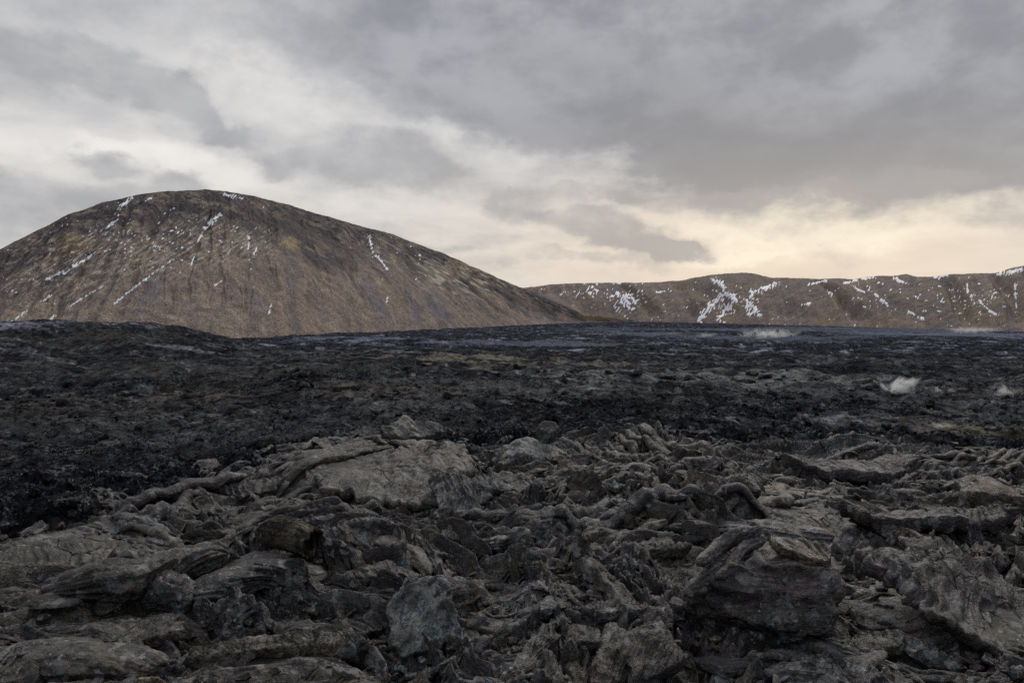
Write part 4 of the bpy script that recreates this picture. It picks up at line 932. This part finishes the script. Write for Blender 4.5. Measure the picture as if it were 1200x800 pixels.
# ------------------------------------------------------------------ sky and light
SUN_PX = (925, 290)
s_az = math.atan((SUN_PX[0] - 600) / FPX); s_el = math.radians(40)
w = bpy.data.worlds.new("World"); scene.world = w; w.use_nodes = True
t = NT(w.node_tree)
dirv = t.n("ShaderNodeTexCoord").outputs["Generated"]
sep = t.n("ShaderNodeSeparateXYZ"); t.put(sep.inputs[0], dirv)
X, Y, Z = sep.outputs
az = t.math("ARCTAN2", X, Y); el = t.math("ARCSINE", Z)
up = t.math("MAXIMUM", Z, 0.0)
plane = t.vmath("SCALE", dirv, scale=t.math("DIVIDE", 1.0, t.math("ADD", up, .16)))
wn = t.n("ShaderNodeTexNoise"); t.put(wn.inputs["Vector"], plane); wn.inputs["Scale"].default_value = 1.5; wn.inputs["Detail"].default_value = 5; wn.inputs["Roughness"].default_value = .58
ws = t.n("ShaderNodeSeparateColor"); t.put(ws.inputs[0], wn.outputs["Color"])
wn2 = t.n("ShaderNodeTexNoise"); t.put(wn2.inputs["Vector"], t.vmath("MULTIPLY", dirv, (1, 1, 1.6))); wn2.inputs["Scale"].default_value = 11; wn2.inputs["Detail"].default_value = 5; wn2.inputs["Roughness"].default_value = .6
ws2 = t.n("ShaderNodeSeparateColor"); t.put(ws2.inputs[0], wn2.outputs["Color"])
azw = t.math("ADD", az, t.math("ADD", t.math("MULTIPLY_ADD", ws.outputs[0], .12, -.06), t.math("MULTIPLY_ADD", ws2.outputs[0], .14, -.07)))
elw = t.math("ADD", el, t.math("ADD", t.math("MULTIPLY_ADD", ws.outputs[1], .10, -.05), t.math("MULTIPLY_ADD", ws2.outputs[1], .08, -.04)))
azf = t.math("ADD", az, t.math("MULTIPLY_ADD", ws2.outputs[0], .11, -.055)); elf = t.math("ADD", el, t.math("MULTIPLY_ADD", ws2.outputs[1], .08, -.04))
def gauss(px, py, w, h, amp, rot=0, sharp=False, warp=True):
    a0, e0 = az_el(px, py); a0, e0 = float(a0), float(e0); c, s = math.cos(rot), math.sin(rot)
    A = t.math("SUBTRACT", (azf if w < 125 else azw) if warp else az, a0); E = t.math("SUBTRACT", (elf if w < 125 else elw) if warp else el, e0)
    p = t.math("ADD", t.math("MULTIPLY", A, c * FPX / w), t.math("MULTIPLY", E, s * FPX / w))
    q = t.math("ADD", t.math("MULTIPLY", A, -s * FPX / h), t.math("MULTIPLY", E, c * FPX / h))
    d2 = t.math("ADD", t.math("MULTIPLY", p, p), t.math("MULTIPLY", q, q))
    if sharp or (w < 125 and amp > .2): d2 = t.math("MULTIPLY", d2, d2)
    return t.math("MULTIPLY", t.math("EXPONENT", t.math("MULTIPLY", d2, -1.0)), amp)
def total(lst, **kw):
    v = 0.0
    for g in lst: v = t.math("ADD", v, gauss(*g, **kw))
    return v
n1 = t.noise(t.vmath("MULTIPLY", dirv, (1, 1, 2.0)), 4.2, 8, .54, .12); n2 = t.noise(t.vmath("MULTIPLY", dirv, (1, 1, 1.7)), 11.0, 8, .56, .15)
n3 = t.noise(plane, 2.2, 7, .58, .3)
deck = total([(820, 55, 470, 100, .9, -.04), (1060, 150, 270, 85, .85, 0), (790, 165, 220, 36, .6, -.14), (930, 205, 120, 20, .5, -.1), (590, 25, 220, 60, .5, 0), (1190, 180, 110, 40, .5, 0), (60, 10, 160, 40, .35, 0), (500, 120, 150, 30, .25, -.3)])
puff = total([(120, 92, 105, 28, .85, -.25), (215, 130, 70, 18, .75, -.45), (275, 160, 40, 12, .55, -.5), (0, 85, 60, 34, .7, 0), (30, 242, 95, 34, .85, 0), (112, 195, 32, 18, .85, -.3), (203, 213, 34, 16, .85, 0), (165, 238, 60, 14, .6, 0),
  (440, 190, 100, 36, .95, -.05), (332, 200, 26, 18, .6, .2), (545, 225, 70, 26, .4, 0), (715, 268, 98, 20, .9, -.16), (792, 286, 36, 11, .8, -.1), (690, 228, 90, 12, .55, 0), (770, 238, 60, 10, .5, -.1), (985, 229, 48, 12, .75, 0), (872, 232, 62, 11, .75, -.05),
  (610, 250, 38, 20, .55, 0), (560, 288, 130, 16, .5, 0), (690, 303, 110, 8, .45, 0), (1110, 212, 50, 9, .5, -.1), (350, 255, 60, 14, .4, 0)])
n4 = t.noise(t.vmath("MULTIPLY", dirv, (1, 1, 1.5)), 26.0, 6, .6, .2)
cov1 = t.ramp(t.math("ADD", deck, t.math("ADD", t.math("ADD", t.math("MULTIPLY_ADD", n1, 1.0, -.5), t.math("MULTIPLY_ADD", n4, .3, -.15)), t.math("MULTIPLY_ADD", n2, .45, -.225))), .1, .8)
cov2 = t.ramp(t.math("ADD", puff, t.math("ADD", t.math("ADD", t.math("MULTIPLY_ADD", n2, 1.3, -.65), t.math("MULTIPLY_ADD", n4, .55, -.275)), t.math("MULTIPLY_ADD", n1, .8, -.4))), -.06, 1.04)
glow = gauss(930, 300, 390, 80, 1.0, 0, False, False)
glow2 = total([(905, 278, 150, 26, 1.0, 0), (1010, 262, 130, 24, .75, 0), (860, 300, 60, 6, .7, 0)])
slit = total([(250, 195, 60, 16, .6, -.2), (70, 172, 80, 14, .5, 0), (150, 178, 60, 14, .45, 0), (300, 110, 120, 40, .4, -.4)])
bgc = t.mix(t.ramp(el, .42, .06), (.60, .605, .62, 1), (.76, .73, .69, 1))
bgc = t.mix(t.ramp(n3, .35, .68, 0, .65), bgc, (.48, .485, .505, 1))
bgc = t.mix(t.ramp(n2, .42, .7, 0, .45), bgc, (.86, .825, .78, 1))
bgc = t.mix(t.math("MULTIPLY", glow, .85), bgc, (.86, .70, .54, 1))
bgc = t.mix(t.math("MINIMUM", t.math("MULTIPLY", glow2, t.ramp(n2, .25, .6, .35, 1)), 1.0), bgc, (1.0, .88, .70, 1))
bgc = t.mix(t.math("MINIMUM", t.math("MULTIPLY", slit, t.ramp(n2, .25, .6, .35, 1)), 1.0), bgc, (.90, .87, .83, 1))
dk = t.mix(t.ramp(t.math("ADD", n2, t.math("MULTIPLY_ADD", n1, .8, -.4)), .3, .7), (.255, .262, .288, 1), (.41, .417, .45, 1))
pk = t.mix(t.ramp(n2, .3, .66), (.49, .49, .50, 1), (.375, .378, .395, 1))
dk = t.mix(t.math("MINIMUM", total([(830, 180, 220, 30, .75, -.12), (1010, 170, 200, 40, .6, 0), (760, 110, 160, 30, .5, -.2)]), .85), dk, (.225, .224, .236, 1))
warmth = t.math("MULTIPLY", gauss(960, 260, 420, 90, 1.0, 0, False, False), .75)
dk = t.mix(warmth, dk, (.39, .355, .325, 1)); pk = t.mix(warmth, pk, (.46, .40, .35, 1))
cloud = t.mix(t.math("MULTIPLY", cov1, .93), bgc, dk)
cloud = t.mix(t.math("MULTIPLY", cov2, .9), cloud, pk)
# unseen overcast above and behind camera: shaped bright overhead, dim low, for contrast
ahead = t.math("MULTIPLY", t.ramp(Y, -.1, .5), t.ramp(el, .75, .45))
ov = t.mix(t.ramp(el, .15, 1.1), (.27, .28, .31, 1), t.mix(t.noise(plane, 1.2, 4), (.86, .88, .94, 1), (.66, .68, .74, 1)))
cloud = t.mix(ahead, ov, cloud)
sky = t.n("ShaderNodeTexSky"); sky.sky_type = "NISHITA"; sky.sun_disc = False; sky.sun_elevation = s_el; sky.sun_rotation = s_az
STR = .1
col = t.mix(.97, sky.outputs[0], t.vmath("SCALE", cloud, scale=1 / STR))
bg = t.n("ShaderNodeBackground"); t.put(bg.inputs["Color"], col); bg.inputs["Strength"].default_value = STR
o = t.n("ShaderNodeOutputWorld"); t.put(o.inputs["Surface"], bg.outputs[0])

sl = bpy.data.lights.new("sun", "SUN"); sl.energy = 1.5; sl.angle = math.radians(20); sl.color = (1, .93, .82)
so = bpy.data.objects.new("sun", sl); COL.objects.link(so)
from mathutils import Vector
so.rotation_euler = Vector((math.sin(s_az) * math.cos(s_el), math.cos(s_az) * math.cos(s_el), math.sin(s_el))).to_track_quat("Z", "Y").to_euler()

scene.view_settings.view_transform = "Standard"; scene.view_settings.look = "None"
scene.view_settings.exposure = 0; scene.view_settings.gamma = 1; scene.view_settings.use_curve_mapping = False
cy = scene.cycles
cy.use_denoising = False; cy.denoiser = "OPENIMAGEDENOISE"; cy.max_bounces = 6; cy.diffuse_bounces = 3; cy.volume_bounces = 2; cy.transparent_max_bounces = 8
print("done", round(time.time() - T0, 1))
